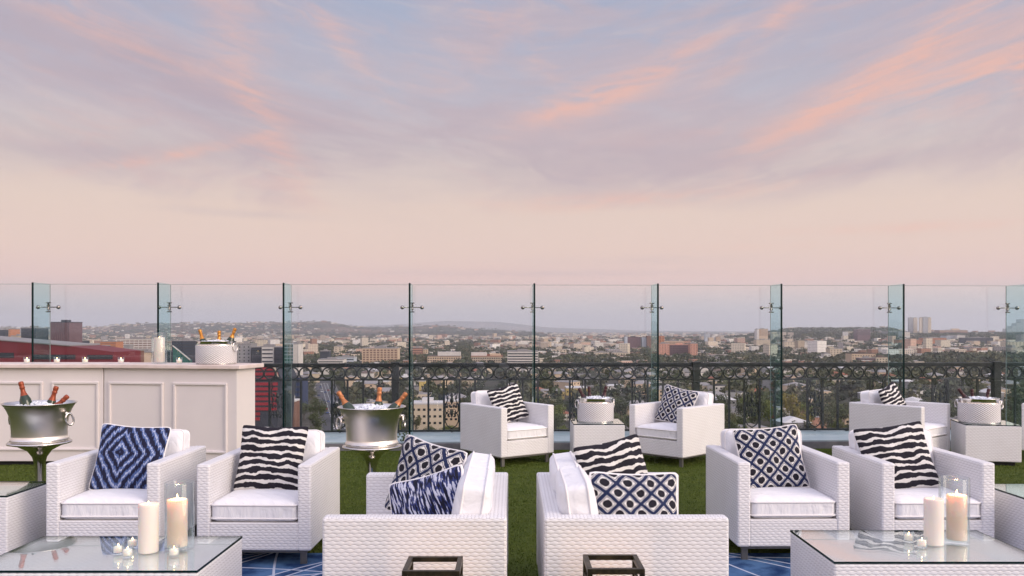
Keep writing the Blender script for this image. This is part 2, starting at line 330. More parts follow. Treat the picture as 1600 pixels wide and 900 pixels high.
# ------------------------------------------------------------------ mesh helpers
class MB:
    def __init__(s): s.v = []; s.f = []; s.uv = {}; s.sm = []
    def face(s, idx, smooth=False): s.f.append(tuple(idx)); s.sm.append(smooth)
    def box(s, x0, x1, y0, y1, z0, z1, mtx=None):
        b = len(s.v)
        p = [(x0, y0, z0), (x1, y0, z0), (x1, y1, z0), (x0, y1, z0), (x0, y0, z1), (x1, y0, z1), (x1, y1, z1), (x0, y1, z1)]
        if mtx is not None: p = [tuple(mtx @ Vector(q)) for q in p]
        s.v += p
        for q in [(0, 3, 2, 1), (4, 5, 6, 7), (0, 1, 5, 4), (1, 2, 6, 5), (2, 3, 7, 6), (3, 0, 4, 7)]: s.face([b+i for i in q])
        return s
    def prism(s, poly, y0, y1):          # polygon in XZ (ccw seen from -Y), extruded along Y
        b = len(s.v); k = len(poly)
        s.v += [(x, y0, z) for x, z in poly]+[(x, y1, z) for x, z in poly]
        s.face(range(b, b+k)); s.face(reversed(range(b+k, b+2*k)))
        for i in range(k): j = (i+1) % k; s.face((b+j, b+i, b+k+i, b+k+j))
        return s
    def lathe(s, prof, n=32, c=(0, 0, 0), mtx=None, cap=True):   # prof: (r, z) upwards
        b = len(s.v)
        for r, z in prof:
            for i in range(n):
                a = 2*math.pi*i/n; p = Vector((c[0]+r*math.cos(a), c[1]+r*math.sin(a), c[2]+z))
                s.v.append(tuple(mtx @ p) if mtx is not None else tuple(p))
        for k in range(len(prof)-1):
            for i in range(n):
                j = (i+1) % n; s.face((b+k*n+i, b+k*n+j, b+(k+1)*n+j, b+(k+1)*n+i), True)
        if cap:
            if prof[0][0] > 1e-4: s.face([b+i for i in reversed(range(n))])
            if prof[-1][0] > 1e-4: s.face([b+(len(prof)-1)*n+i for i in range(n)])
        return s
    def tube(s, pts, r, n=6, closed=False):
        pts = [Vector(p) for p in pts]; K = len(pts); b = len(s.v); up = None
        for i, p in enumerate(pts):
            if closed: t = pts[(i+1) % K]-pts[i-1]
            else: t = pts[min(i+1, K-1)]-pts[max(i-1, 0)]
            t.normalize()
            if up is None: up = Vector((0, 0, 1)) if abs(t.z) < .9 else Vector((1, 0, 0))
            sd_ = t.cross(up).normalized(); up = sd_.cross(t).normalized()
            rr = r[i] if hasattr(r, '__len__') else r
            for k in range(n):
                a = 2*math.pi*k/n; s.v.append(tuple(p+sd_*rr*math.cos(a)+up*rr*math.sin(a)))
        for i in range(K if closed else K-1):
            j = (i+1) % K
            for k in range(n):
                l = (k+1) % n; s.face((b+i*n+k, b+i*n+l, b+j*n+l, b+j*n+k), True)
        if not closed: s.face([b+k for k in range(n)]); s.face([b+(K-1)*n+k for k in reversed(range(n))])
        return s
    def rbox(s, w, d, h, r, c=(0, 0, 0), puff=0.0, n=12, front_puff=0.0):   # rounded, puffed cushion block
        b0 = {}
        def vert(p):
            key = (round(p[0], 5), round(p[1], 5), round(p[2], 5))
            if key in b0: return b0[key]
            half = Vector((w/2, d/2, h/2)); q = Vector((p[0]*half.x, p[1]*half.y, p[2]*half.z))
            inn = Vector(tuple(max(-(half[i]-r), min(half[i]-r, q[i])) for i in range(3))); dl = q-inn
            if dl.length > 1e-6: q = inn+dl.normalized()*r
            e = (1-p[0]**2)*(1-p[1]**2)
            q.z += puff*e**.7*(1 if p[2] > 0 else -1)*abs(p[2])
            q.y += front_puff*((1-p[0]**2)*(1-p[2]**2))**.6*p[1]
            b0[key] = len(s.v); s.v.append((q.x+c[0], q.y+c[1], q.z+c[2])); return b0[key]
        g = [-1+2*i/n for i in range(n+1)]
        g = [math.copysign(abs(t)**.72, t) for t in g]
        for ax in range(3):
            for sg in (-1, 1):
                for i in range(n):
                    for j in range(n):
                        q = []
                        for (a, bb) in ((g[i], g[j]), (g[i+1], g[j]), (g[i+1], g[j+1]), (g[i], g[j+1])):
                            p = [0, 0, 0]; p[ax] = sg; p[(ax+1) % 3] = a; p[(ax+2) % 3] = bb; q.append(vert(p))
                        s.face(q if sg > 0 else q[::-1], True)
        return s
    def build(s, name, material, parent=None, loc=None, bevel=0.0, uvs=None, seg=2):
        me = bpy.data.meshes.new(name); me.from_pydata(s.v, [], s.f); me.materials.append(M[material] if isinstance(material, str) else material)
        me.polygons.foreach_set('use_smooth', s.sm)
        ul = me.uv_layers.new(name='UVMap'); V = s.v
        data = np.zeros((len(me.loops), 2))
        if uvs is not None:
            li = np.zeros(len(me.loops), dtype=np.int32); me.loops.foreach_get('vertex_index', li); data = np.array(uvs)[li]
        else:
            k = 0
            for p in me.polygons:
                nn = p.normal; ax = max(range(3), key=lambda i: abs(nn[i]))
                for vi in p.vertices:
                    x, y, z = V[vi]
                    data[k] = (y, z) if ax == 0 else ((x, z) if ax == 1 else (x, y)); k += 1
        ul.data.foreach_set('uv', data.astype(np.float32).ravel())
        me.update()
        o = bpy.data.objects.new(name, me); COL.objects.link(o)
        if loc is not None: o.location = loc
        if parent is not None: o.parent = parent
        if bevel: bm_ = o.modifiers.new('bevel', 'BEVEL'); bm_.width = bevel; bm_.segments = seg; bm_.limit_method = 'ANGLE'
        return o

def tag(o, label=None, cat=None, group=None, kind=None):
    if label: o['label'] = label
    if cat: o['category'] = cat
    if group: o['group'] = group
    if kind: o['kind'] = kind
    return o
def empty(name, loc=(0, 0, 0), rz=0.0, label=None, cat=None, group=None):
    o = bpy.data.objects.new(name, None); COL.objects.link(o); o.location = loc; o.rotation_euler = (0, 0, rz)
    o.empty_display_size = .1
    return tag(o, label, cat, group)
def struct(o): o['kind'] = 'structure'; return o
KIDS = {}
def copy_tree(o, parent=None, loc=None, rz=None, label=None, group=None):
    c = o.copy(); COL.objects.link(c)
    if parent is not None: c.parent = parent
    if loc is not None: c.location = loc
    if rz is not None: c.rotation_euler = (0, 0, rz)
    if label: c['label'] = label
    if group: c['group'] = group
    if o.name not in KIDS: KIDS[o.name] = list(o.children)
    for ch in KIDS[o.name]: copy_tree(ch, c)
    return c
def PX(px, D): return (px-800)/F*D
def PZ(py, D): return EYE-(py-HY)/F*D

# ------------------------------------------------------------------ terrace
T = .035
def fence_pt(px, Y0):                # point where the bearing px meets the fence line through (X=-1.286, Y0)
    k = (px-800)/F; Y = (Y0+T*1.286)/(1-T*k); return Vector((k*Y, Y, 0))
def fence_mtx(Y0): return Matrix.Translation((-1.286, Y0, 0)) @ Matrix.Rotation(math.atan(T), 4, 'Z')
FR = math.atan(T)
g = MB().box(-16, 16, -9, 11.2, -.3, 0); struct(g.build('turf_floor', 'turf'))
c = MB().box(-15, 17.5, 0, 1.15, -.4, .085); struct(c.build('terrace_kerb', 'curb_stone', loc=fence_mtx(10.72).translation, bevel=.006)).rotation_euler = (0, 0, FR)
c = MB().box(-15, 17.5, .02, 1.16, .087, .105); struct(c.build('kerb_capping', 'curb_metal', loc=fence_mtx(10.72).translation, bevel=.003)).rotation_euler = (0, 0, FR)
# hotel block under the terrace
h = empty('hotel_building', (0, 0, -57), label='pale stone hotel block that carries the roof terrace', cat='building')
MB().box(-16, 16, -20, 11.0, 0, 56.6).build('wall', 'facade_stone', h)

# turf pile
nb = 330000; bx0 = nr.uniform(-5.6, 5.6, nb); by0 = 3.0+7.68*nr.rand(nb)**1.25
near_ = nr.rand(nb) < 1
bz = np.zeros(nb); ang_ = nr.uniform(0, 6.28, nb); hgt_ = nr.uniform(.006, .015, nb); wd0 = nr.uniform(.0016, .0034, nb)*(1+by0/9); lx_ = nr.normal(0, .005, nb)+.002; ly_ = nr.normal(0, .005, nb)
Vb = np.stack([np.stack([bx0-wd0*np.cos(ang_), by0-wd0*np.sin(ang_), bz], 1), np.stack([bx0+wd0*np.cos(ang_), by0+wd0*np.sin(ang_), bz], 1), np.stack([bx0+lx_, by0+ly_, hgt_], 1)], 1)
inr = ((np.abs(by0-4.17) < 1.62) & (((bx0 > -3.64) & (bx0 < -.38)) | ((bx0 > .58) & (bx0 < 3.74))))
Vb = Vb[~inr]; nb = len(Vb)
mb = bpy.data.meshes.new('turf_blades'); mb.vertices.add(nb*3); mb.vertices.foreach_set('co', Vb.astype(np.float32).ravel())
mb.loops.add(nb*3); mb.loops.foreach_set('vertex_index', np.arange(nb*3, dtype=np.int32)); mb.polygons.add(nb); mb.polygons.foreach_set('loop_start', (np.arange(nb)*3).astype(np.int32))
mb.polygons.foreach_set('use_smooth', np.zeros(nb, dtype=bool)); mb.update(calc_edges=True); mottled('turf_blade', (.064, .100, .006), (.098, .132, .012), 5.0, .7); mb.materials.append(M['turf_blade'])
o = bpy.data.objects.new('turf_blades', mb); COL.objects.link(o); tag(o, 'short green artificial turf pile on the terrace', 'turf', kind='stuff')

# rugs
for x0, x1, lab in ((-3.6, -.42, 'blue rug with pale curved lines under the left seating group'), (.62, 3.7, 'blue rug with pale curved lines under the right seating group')):
    o = MB().box(x0, x1, 2.6, 5.74, .004, .016).build('rug', 'rug_blue'); tag(o, lab, 'rug', 'rugs on the turf')

# glass screen
near_px = [-145, 51, 247, 443, 640, 835, 1028, 1221, 1412, 1603, 1790]
FIN = .42; TOP = 2.085
ordn = ['', 'first', 'second', 'third', 'fourth', 'fifth', 'sixth', 'seventh', 'eighth', 'ninth', 'tenth']
far_pts = []
uf = Vector((math.cos(FR), math.sin(FR), 0)); nf = Vector((-math.sin(FR), math.cos(FR), 0))
for i, px in enumerate(near_px):
    p = fence_pt(px, 10.85); q = p+nf*FIN; far_pts.append(q)
    fin_lab = ('clear glass fin standing out from the screen, %s' % ('just outside the left end of the view' if i == 0 else ('at the right end of the view' if i == 9 else ('beyond the right end' if i == 10 else '%s fin from the left' % ordn[i]))))
    t_ = empty('glass_fin', p, FR, fin_lab, 'glass fin', 'glass fins bracing the glass screen')
    MB().box(-.006, .006, .003, FIN-.012, .106, TOP).build('fin_pane', 'fin_glass', t_)
    MB().box(-.0115, .0115, -.004, .002, .106, TOP).build('polished_edge', 'glass_edge', t_)
    cn = MB(); zz = 1.788; yy = FIN-.035
    cn.tube([(-.125, yy, zz), (.125, yy, zz)], .006, 8)
    cn.tube([(0, yy, zz-.055), (0, yy, zz+.055)], .011, 8)
    for dz in (-.058, .058): cn.tube([(-.03, yy, zz+dz), (.03, yy, zz+dz)], .0075, 8)
    for dz in (-.022, .022): cn.tube([(-.018, yy, zz+dz), (.018, yy, zz+dz)], .010, 8)
    co = cn.build('connector', 'knob_steel', t_)
    for sx_ in (-1, 1):
        MB().lathe([(0, -.026), (.013, -.023), (.022, -.013), (.026, 0), (.022, .013), (.013, .023), (0, .026)], 14, (sx_*.128, yy, zz)).build('ball_clamp', 'knob_steel', co)
for i in range(len(near_px)-1):
    a, b_ = far_pts[i], far_pts[i+1]; L = (b_-a).length
    lab = 'tall clear glass screen panel, %s' % ('between the %s and %s fins from the left' % (ordn[i], ordn[i+1]) if 0 < i < 9 else ('at the left end' if i == 0 else 'at the right end'))
    t_ = empty('wind_screen', a, FR, lab, 'glass panel', 'panels of the glass wind screen')
    MB().box(.006, L-.006, 0, .012, .106, TOP-.002).build('pane', 'pane_glass', t_)
    MB().box(.006, L-.006, -.0006, .0126, TOP-.002, TOP+.002).build('top_edge', 'glass_edge_pale', t_)
    MB().box(.001, .0055, 0, .012, .106, TOP).build('side_edge', 'glass_edge_pale', t_)

# wrought iron railing, sections between posts
RP = [149, 618, 1087, 1556, 2025]
def ring(mb, cx_, cz_, rx_, rz_, r, a0=0, a1=360, n_=22, y=0, m_=5):
    cl = abs(a1-a0) >= 359.9
    pts = [(cx_+rx_*math.cos(R(a0+(a1-a0)*k/n_)), y, cz_+rz_*math.sin(R(a0+(a1-a0)*k/n_))) for k in range(n_ if cl else n_+1)]
    mb.tube(pts, r, m_, cl)
def leaf(mb, x, z, ang, L, wd, y=0):
    c, s_ = math.cos(R(ang)), math.sin(R(ang)); b = len(mb.v)
    for (u, v, t) in ((0, 0, 0), (L*.45, wd, 0), (L, 0, 0), (L*.45, -wd, 0), (L*.45, 0, .009), (L*.45, 0, -.009)):
        mb.v.append((x+u*c-v*s_, y+t, z+u*s_+v*c))
    for q in ((0, 1, 4), (1, 2, 4), (2, 3, 4), (3, 0, 4), (1, 0, 5), (2, 1, 5), (3, 2, 5), (0, 3, 5)): mb.face([b+k for k in q])
def medallion():
    mb = MB()
    ring(mb, 0, .775, .072, .085, .012, -35, 215, 24)
    leaf(mb, 0, .865, -90, .05, .018); leaf(mb, .016, .85, -40, .04, .012); leaf(mb, -.016, .85, 220, .04, .012)
    for s_ in (-1, 1):
        mb.tube([(s_*.059, 0, .726), (s_*.074, 0, .70), (s_*.080, 0, .66), (s_*.070, 0, .61), (s_*.05, 0, .57), (s_*.066, 0, .52), (s_*.088, 0, .47),
                 (s_*.086, 0, .40), (s_*.062, 0, .36), (s_*.05, 0, .385), (s_*.058, 0, .41)], [.012, .012, .011, .010, .010, .012, .013, .012, .010, .008, .006], 6)
        ring(mb, s_*.034, .585, .022, .024, .007, 0, 300, 14)
        ring(mb, s_*.040, .470, .026, .030, .008, -60, 250, 14)
        ring(mb, s_*.030, .405, .018, .020, .007, 0, 360, 12)
        mb.tube([(s_*.078, 0, .36), (s_*.090, 0, .31), (s_*.086, 0, .25), (s_*.06, 0, .20), (s_*.02, 0, .172), (0, 0, .165)], .012, 6)
        for (x, z, a) in ((.03, .62, 30), (.05, .55, 65), (.06, .50, -20), (.02, .45, 60), (.07, .44, 110), (.03, .37, -50), (.06, .335, 200), (.02, .52, 120)):
            leaf(mb, s_*x, z, a if s_ > 0 else 180-a, .045, .013)
    leaf(mb, 0, .56, 90, .11, .02); leaf(mb, 0, .60, -90, .12, .024); leaf(mb, 0, .42, -90, .12, .022); leaf(mb, 0, .50, 90, .05, .018)
    ring(mb, 0, .40, .02, .02, .009); ring(mb, 0, .135, .02, .022, .008)
    return mb
med_me = None; ring_o = None; bal_o = None
def rail_section(i0, lab):
    global med_me, ring_o, bal_o
    a = fence_pt(RP[i0], 11.67); b_ = fence_pt(RP[i0+1], 11.67); L = (b_-a).length
    t_ = empty('iron_railing', a, FR, lab, 'railing', 'wrought iron railing behind the glass screen')
    MB().box(.05, L-.05, -.026, .026, 1.012, 1.047).build('top_rail', 'iron', t_, bevel=.006)
    MB().box(.05, L-.05, -.016, .016, .992, 1.0118).build('rail_lip', 'iron', t_)
    MB().box(.05, L-.05, -.014, .014, .812, .832).build('middle_rail', 'iron', t_)
    MB().box(.05, L-.05, -.018, .018, .118, .145).build('bottom_rail', 'iron', t_)
    p_ = MB().box(-.048, .048, -.048, .048, .106, 1.035); p_.box(-.058, .058, -.058, .058, 1.0352, 1.062); p_.box(-.056, .056, -.056, .056, .78, .80); p_.build('post', 'iron', t_, bevel=.004)
    nr_ = 25
    for k in range(nr_):
        x = .05+(L-.1)*(k+.5)/nr_
        if ring_o is None:
            mb = MB(); ring(mb, 0, .912, 0.0735, .0755, .0115, n_=28); ring_o = mb.build('ring', 'iron', t_); o = ring_o
        else: o = ring_o.copy(); COL.objects.link(o); o.parent = t_
        o.location = (x, 0, 0)
    # posts at 0; medallions at 87, 185, 283, 381 of 469
    meds = [L*v/469. for v in (87, 185, 283, 381)]
    xs = []
    for mx_ in meds: xs += [mx_-.105, mx_+.105, mx_+.105+.21]
    xs += [meds[0]-.105-.21, meds[0]-.105-.42, meds[-1]+.105+.42]
    for x in xs:
        if x < .06 or x > L-.06: continue
        if bal_o is None: bal_o = MB().box(-.013, .013, -.013, .013, .145, .812).build('baluster', 'iron', t_); o = bal_o
        else: o = bal_o.copy(); COL.objects.link(o); o.parent = t_
        o.location = (x, 0, 0)
    for mx_ in meds:
        if med_me is None: o = medallion().build('scroll_medallion', 'iron', t_); med_me = o; dm = o.modifiers.new('thicken', 'DISPLACE'); dm.strength = .0035; dm.mid_level = 0
        else: o = med_me.copy(); COL.objects.link(o); o.parent = t_
        o.location = (mx_, 0, 0)
    MB().box(L*.5-.02, L*.5+.02, -.02, .02, .106, .118).build('foot', 'iron', t_)
rail_section(0, 'black iron railing section with rings, partly behind the white bar')
rail_section(1, 'black iron railing section with rings behind the middle of the terrace')
rail_section(2, 'black iron railing section with rings behind the right-hand armchairs')
rail_section(3, 'black iron railing section with rings at the far right end')
# weed at the kerb
wd_ = MB()
for k in range(46):
    a = rng.uniform(0, 6.28); L = rng.uniform(.03, .09); x, y, z = rng.gauss(0, .035), rng.gauss(0, .02), rng.uniform(0, .11)
    p = Vector((x, y, z)); d = Vector((math.cos(a), math.sin(a)*.5, rng.uniform(.1, 1))).normalized()*L*.6; sd_ = d.cross(Vector((0, 1, .2))).normalized()*.009
    b = len(wd_.v); wd_.v += [tuple(p), tuple(p+d*.5+sd_), tuple(p+d), tuple(p+d*.5-sd_)]; wd_.face((b, b+1, b+2, b+3))
mottled('weed_leaf', (.05, .08, .02), (.09, .11, .03), 20)
o = wd_.build('weed', 'weed_leaf', loc=(PX(631, 10.78), 10.78, .1)); tag(o, 'small green weed growing on the kerb beside the fourth glass fin', 'plant')

# ------------------------------------------------------------------ bar counters
TZ = 1.12
def bar(lab, p0, ang, L, depth, mould):
    t_ = empty('bar_counter', (p0[0], p0[1], 0), ang, lab, 'bar', 'panelled white bar counters')
    MB().box(0, L, 0, depth, .045, TZ-.045).build('cabinet', 'paint_white', t_, bevel=.004)
    MB().box(.03, L-.03, .04, depth-.04, 0, .0448).build('toe_kick', 'dark_gap', t_)
    MB().box(-.001, L+.06, -.055, depth+.10, TZ-.0448, TZ).build('countertop', 'counter_stone', t_, bevel=.008)
    for (a, b_) in mould:
        mb = MB(); z0, z1 = .165, .925; y0, y1 = -.018, .002; wd = .026
        mb.box(a, b_, y0, y1, z0, z0+wd); mb.box(a, b_, y0, y1, z1-wd, z1)
        mb.box(a, a+wd, y0, y1, z0+wd, z1-wd); mb.box(b_-wd, b_, y0, y1, z0+wd, z1-wd)
        mb.build('panel_moulding', 'paint_white', t_, bevel=.005)
xs_ = PX(162, 9.55)
bar('white panelled bar counter at the left edge, its end cut off by the frame', (xs_-2.6, 9.55), 0, 2.594, .45, [(.08, .62), (.75, 1.28), (1.40, 1.93-.0), (2.03, 2.55)])
ang = R(-10)
bar('white panelled bar counter with the white woven ice bucket on top', (xs_+.004, 9.55), ang, 1.58, .42, [(.06, .72), (.84, 1.47)])
def bar_pt(px, off):            # a point on the bar tops at bearing px, off metres behind the front edge
    k = (px-800)/F
    if px < 162: return Vector((k*(9.55+off), 9.55+off, TZ))
    t = math.tan(ang); x0, y0 = xs_, 9.55+off; Y = (y0-t*x0)/(1-t*k); return Vector((k*Y, Y, TZ))

# ------------------------------------------------------------------ seating
ARM, SEATZ, H = .085, .415, .65
def piping_loop(mb, w, d, r, c, z, rad=.006, puff=0, n_=10):
    pts = []
    for (cx_, cy_, a0) in ((w/2-r, d/2-r, 0), (-w/2+r, d/2-r, 90), (-w/2+r, -d/2+r, 180), (w/2-r, -d/2+r, 270)):
        for k in range(5): a = R(a0+90*k/4); pts.append((c[0]+cx_+r*math.cos(a), c[1]+cy_+r*math.sin(a), c[2]+z))
    mb.tube(pts, rad, 6, True)
def make_seat(name, w, d, seats, loc, rz, lab, cat, group):
    t_ = empty(name, loc, rz, lab, cat, group)
    hw, hd = w/2, d/2; z0 = .11
    for s_ in (-1, 1):
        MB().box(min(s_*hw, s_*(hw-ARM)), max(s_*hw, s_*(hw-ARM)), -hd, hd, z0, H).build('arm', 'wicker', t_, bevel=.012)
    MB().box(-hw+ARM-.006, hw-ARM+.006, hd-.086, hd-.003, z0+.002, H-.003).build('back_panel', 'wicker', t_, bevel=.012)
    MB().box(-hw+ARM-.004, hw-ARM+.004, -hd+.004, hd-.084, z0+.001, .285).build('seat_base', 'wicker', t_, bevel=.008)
    fb = MB()
    for s_ in (-1, 1): fb.box(-hw+.03, hw-.03, s_*(hd-.045)-.018, s_*(hd-.045)+.018, .092, .109); fb.box(s_*(hw-.045)-.018, s_*(hw-.045)+.018, -hd+.07, hd-.07, .0925, .1085)
    fb.build('under_frame', 'chair_leg_metal', t_)
    for sx_ in (-1, 1):
        for sy_ in (-1, 1):
            MB().box(sx_*(hw-.06)-.02, sx_*(hw-.06)+.02, sy_*(hd-.06)-.012, sy_*(hd-.06)+.012, .0, .0918).build('leg', 'chair_leg_metal', t_, bevel=.002)
    iw = w-2*ARM
    sw = iw/seats
    for k in range(seats):
        cx_ = -iw/2+sw*(k+.5)
        cc_ = (cx_, -.055, (.287+SEATZ)/2); dd = d-.086-.03
        cu = MB().rbox(sw-.008, dd, SEATZ-.287, .03, cc_, .022).build('seat_cushion', 'canvas_gather', t_)
        pp = MB(); piping_loop(pp, sw-.006, dd+.002, .03, cc_, (SEATZ-.287)/2-.022); piping_loop(pp, sw-.006, dd+.002, .03, cc_, -(SEATZ-.287)/2+.022)
        pp.build('piping', 'piping_white', cu)
        bh, bt = .37, .15
        bc = MB().rbox(sw-.012, bh, bt, .035, (0, 0, 0), .022)
        bo = bc.build('back_cushion', 'canvas', t_)
        bo.location = (cx_, hd-.086-.085, SEATZ+bh/2-.005); bo.rotation_euler = (R(90-9), 0, 0)
        pp = MB(); piping_loop(pp, sw-.010, bh+.002, .035, (0, 0, 0), bt/2-.025); piping_loop(pp, sw-.010, bh+.002, .035, (0, 0, 0), -bt/2+.025)
        pp.build('piping', 'piping_white', bo)
    return t_
CW, CD = .725, .85
def corner(px, D): return PX(px, D)
arm_g = 'white woven armchairs'
def chair_front(x0, Yf, lab):
    return make_seat('armchair', CW, CD, 1, (x0+CW/2, Yf+CD/2, 0), 0, lab, 'armchair', arm_g)
chA = chair_front(-2.965, 5.49, 'white woven armchair holding the blue ikat diamond pillow')
chB = copy_tree(chA, None, (-1.98+CW/2, 5.43+CD/2, 0), R(-1), 'white woven armchair with a striped pillow in front of the bar end')
chC = copy_tree(chA, None, (1.435+CW/2, 5.53+CD/2, 0), R(1), 'white woven front armchair with a blue lattice pillow, right of the sofas')
chD = copy_tree(chA, None, (2.35+CW/2, 5.50+CD/2, 0), R(.5), 'white woven front armchair with a striped pillow behind the right coffee table')
def chair_corner(px, D, th, left, lab):     # given front-left (or front-right) corner
    X = PX(px, D); th = R(th); rv = Vector((math.cos(th), math.sin(th), 0)); bv = Vector((-math.sin(th), math.cos(th), 0))
    c_ = Vector((X, D, 0))+rv*(CW/2 if left else -CW/2)+bv*(CD/2)
    return copy_tree(chA, None, c_, th, lab)
chM = chair_corner(783, 9.35, 35, True, 'white woven armchair by the railing turned right, with a striped pillow')
chN = chair_corner(1067, 9.33, -45, False, 'white woven armchair by the railing turned left, with a lattice pillow')
chO = chair_corner(1440, 9.48, 40, True, 'white woven armchair by the railing beside the right-hand ice bucket')
chP = chair_corner(1596, 9.95, -38, True, 'white woven armchair barely showing at the right edge')
SW = 1.26
sofE = make_seat('loveseat', SW, .835, 2, (-.4405, 3.90+SW/2, 0), R(-90), 'white woven loveseat turned left, with lattice and ikat pillows', 'loveseat', 'white woven loveseats')
sofF = copy_tree(sofE, None, (.146+.4175, 3.90+SW/2, 0), R(90), 'white woven loveseat turned right, with striped and lattice pillows')

# pillows
def pillow(cloth, w, h, t, pos, yaw, pitch, roll, lab, pipe='piping_white', piper=.0065, uvflip=False):
    n_ = 26; V = []; UV = []; mb = MB(); sd0 = len(lab)*.7
    def pt(u, v, side):
        k = .095
        x = w/2*u*(1-k*(1-v*v)); z = h/2*v*(1-k*(1-u*u))
        e = max(0, (1-u**2)*(1-v**2)); y = side*t/2*e**.42
        y += (side*.008*math.sin(7*u+3*v+sd0)+.010*math.sin(3.1*u-4.3*v+sd0*2)+.006*math.sin(9*u*v+sd0))*e**.5; cr = (u*v)**8; x *= 1-.055*cr; z *= 1-.055*cr
        return (x, y, z)
    for side in (-1, 1):
        b = len(mb.v)
        for j in range(n_+1):
            for i in range(n_+1):
                u = math.sin(math.pi/2*(-1+2*i/n_)); v = math.sin(math.pi/2*(-1+2*j/n_))
                mb.v.append(pt(u, v, side)); UV.append(((u+1)/2, (v+1)/2))
        for j in range(n_):
            for i in range(n_):
                q = [b+j*(n_+1)+i, b+j*(n_+1)+i+1, b+(j+1)*(n_+1)+i+1, b+(j+1)*(n_+1)+i]
                mb.face(q if side < 0 else q[::-1], True)
    o = mb.build('throw_pillow', cloth, uvs=UV)
    o.location = pos
    o.rotation_euler = (Matrix.Rotation(R(yaw), 4, 'Z') @ Matrix.Rotation(R(pitch), 4, 'X') @ Matrix.Rotation(R(roll), 4, 'Y')).to_euler()
    tag(o, lab, 'pillow', 'patterned throw pillows')
    if pipe:
        e = []
        for (a, b_) in (((-1, -1), (1, -1)), ((1, -1), (1, 1)), ((1, 1), (-1, 1)), ((-1, 1), (-1, -1))):
            for k in range(14): f_ = k/14; e.append(pt(a[0]+(b_[0]-a[0])*f_, a[1]+(b_[1]-a[1])*f_, 0))
        MB().tube(e, piper, 6, True).build('piping', pipe, o)
    return o
def at(px, py, D): return Vector((PX(px, D), D, PZ(py, D)))
pillow('ikat_cloth', .48, .47, .16, at(204, 716, 5.88), 4, -20, 4, 'blue ikat diamond pillow leaning in the left front armchair')
pillow('zebra_cloth', .48, .47, .15, at(424, 716, 5.86), -4, -20, 1, 'black and white striped pillow in the armchair before the bar end', None)
pillow('lattice_cloth', .47, .45, .15, at(1204, 716, 5.93), 2, -20, -5, 'blue and white lattice pillow in the right of centre front armchair')
pillow('zebra_cloth', .51, .48, .15, at(1401, 715, 5.90), 2, -22, -7, 'black and white striped pillow in the front armchair behind the right candles', None)
pillow('lattice_cloth', .47, .45, .15, at(664, 752, 4.80), -34, -16, 9, 'blue and white lattice pillow behind the ikat pillow on a loveseat')
pillow('ikat_streak_cloth', .44, .42, .15, at(668, 803, 4.30), -28, -24, -19, 'dark blue streaky ikat pillow with thick white piping on a loveseat', 'piping_white', .009)
pillow('zebra_cloth', .44, .42, .15, at(962, 744, 4.75), 24, -18, -8, 'black and white striped pillow behind a lattice pillow on a loveseat', None)
pillow('lattice_cloth', .47, .40, .16, at(993, 799, 4.36), 8, -20, 2, 'blue and white lattice pillow with white piping at the loveseat front', 'piping_white', .009)
pillow('zebra_cloth', .46, .44, .14, at(794, 631, 9.93), 35, -20, -11, 'small striped pillow in the far armchair by the middle railing', None)
pillow('lattice_cloth', .46, .44, .14, at(1057, 634, 9.93), -40, -20, 10, 'small lattice pillow in the far armchair by the middle railing')
pillow('zebra_cloth', .44, .42, .14, at(1397, 628, 10.0), 40, -24, -14, 'small striped pillow in the far armchair on the right', None)

# ------------------------------------------------------------------ tables
def table(name, w, d, z, loc, rz, lab, group, foot=.03):
    t_ = empty(name, loc, rz, lab, 'table', group)
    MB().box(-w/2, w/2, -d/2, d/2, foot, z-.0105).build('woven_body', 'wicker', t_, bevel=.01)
    MB().box(-w/2+.05, w/2-.05, -d/2+.05, d/2-.05, 0, foot-.0005).build('plinth', 'dark_gap', t_)
    MB().box(-w/2+.005, w/2-.005, -d/2+.005, d/2-.005, z-.009, z).build('glass_top', 'table_glass', t_)
    e = MB(); a, b_ = w/2, d/2
    e.box(-a, a, -b_, -b_+.0035, z-.0095, z+.0006); e.box(-a, a, b_-.0035, b_, z-.0095, z+.0006)
    e.box(-a, -a+.0035, -b_+.0036, b_-.0036, z-.0095, z+.0006); e.box(a-.0035, a, -b_+.0036, b_-.0036, z-.0095, z+.0006)
    e.build('glass_rim', 'glass_edge', t_)
    return t_
TBZ = .40
table('coffee_table', 1.06, .66, TBZ, (-1.435-.53, 3.94+.33, 0), 0, 'low white woven glass-topped coffee table with four tealights, on the left', 'white woven glass-topped coffee tables')
table('coffee_table', 1.02, .65, TBZ, (1.525+.51, 4.09+.325, 0), 0, 'low white woven glass-topped coffee table with two tealights, on the right', 'white woven glass-topped coffee tables')
table('side_table', .60, .52, .45, (-3.19-.30, 5.46+.26, 0), 0, 'white woven side table at the left edge beside the first armchair', 'white woven side tables')
table('side_table', .62, .58, .45, (3.195+.31, 5.30+.29, 0), 0, 'white woven side table at the right edge beside the striped pillow chair', 'white woven side tables')
table('side_table', .57, .58, .45, (.683+.285, 9.6+.29, 0), 0, 'white woven cube table between the two far armchairs', 'white woven side tables', .045)
th = R(-12); rv = Vector((math.cos(th), math.sin(th), 0)); bv = Vector((-math.sin(th), math.cos(th), 0))
cL = Vector((5.02, 9.57, 0))+rv*.285+bv*.28
table('side_table', .57, .56, .45, cL, th, 'white woven cube table at far right carrying an ice bucket', 'white woven side tables', .045)

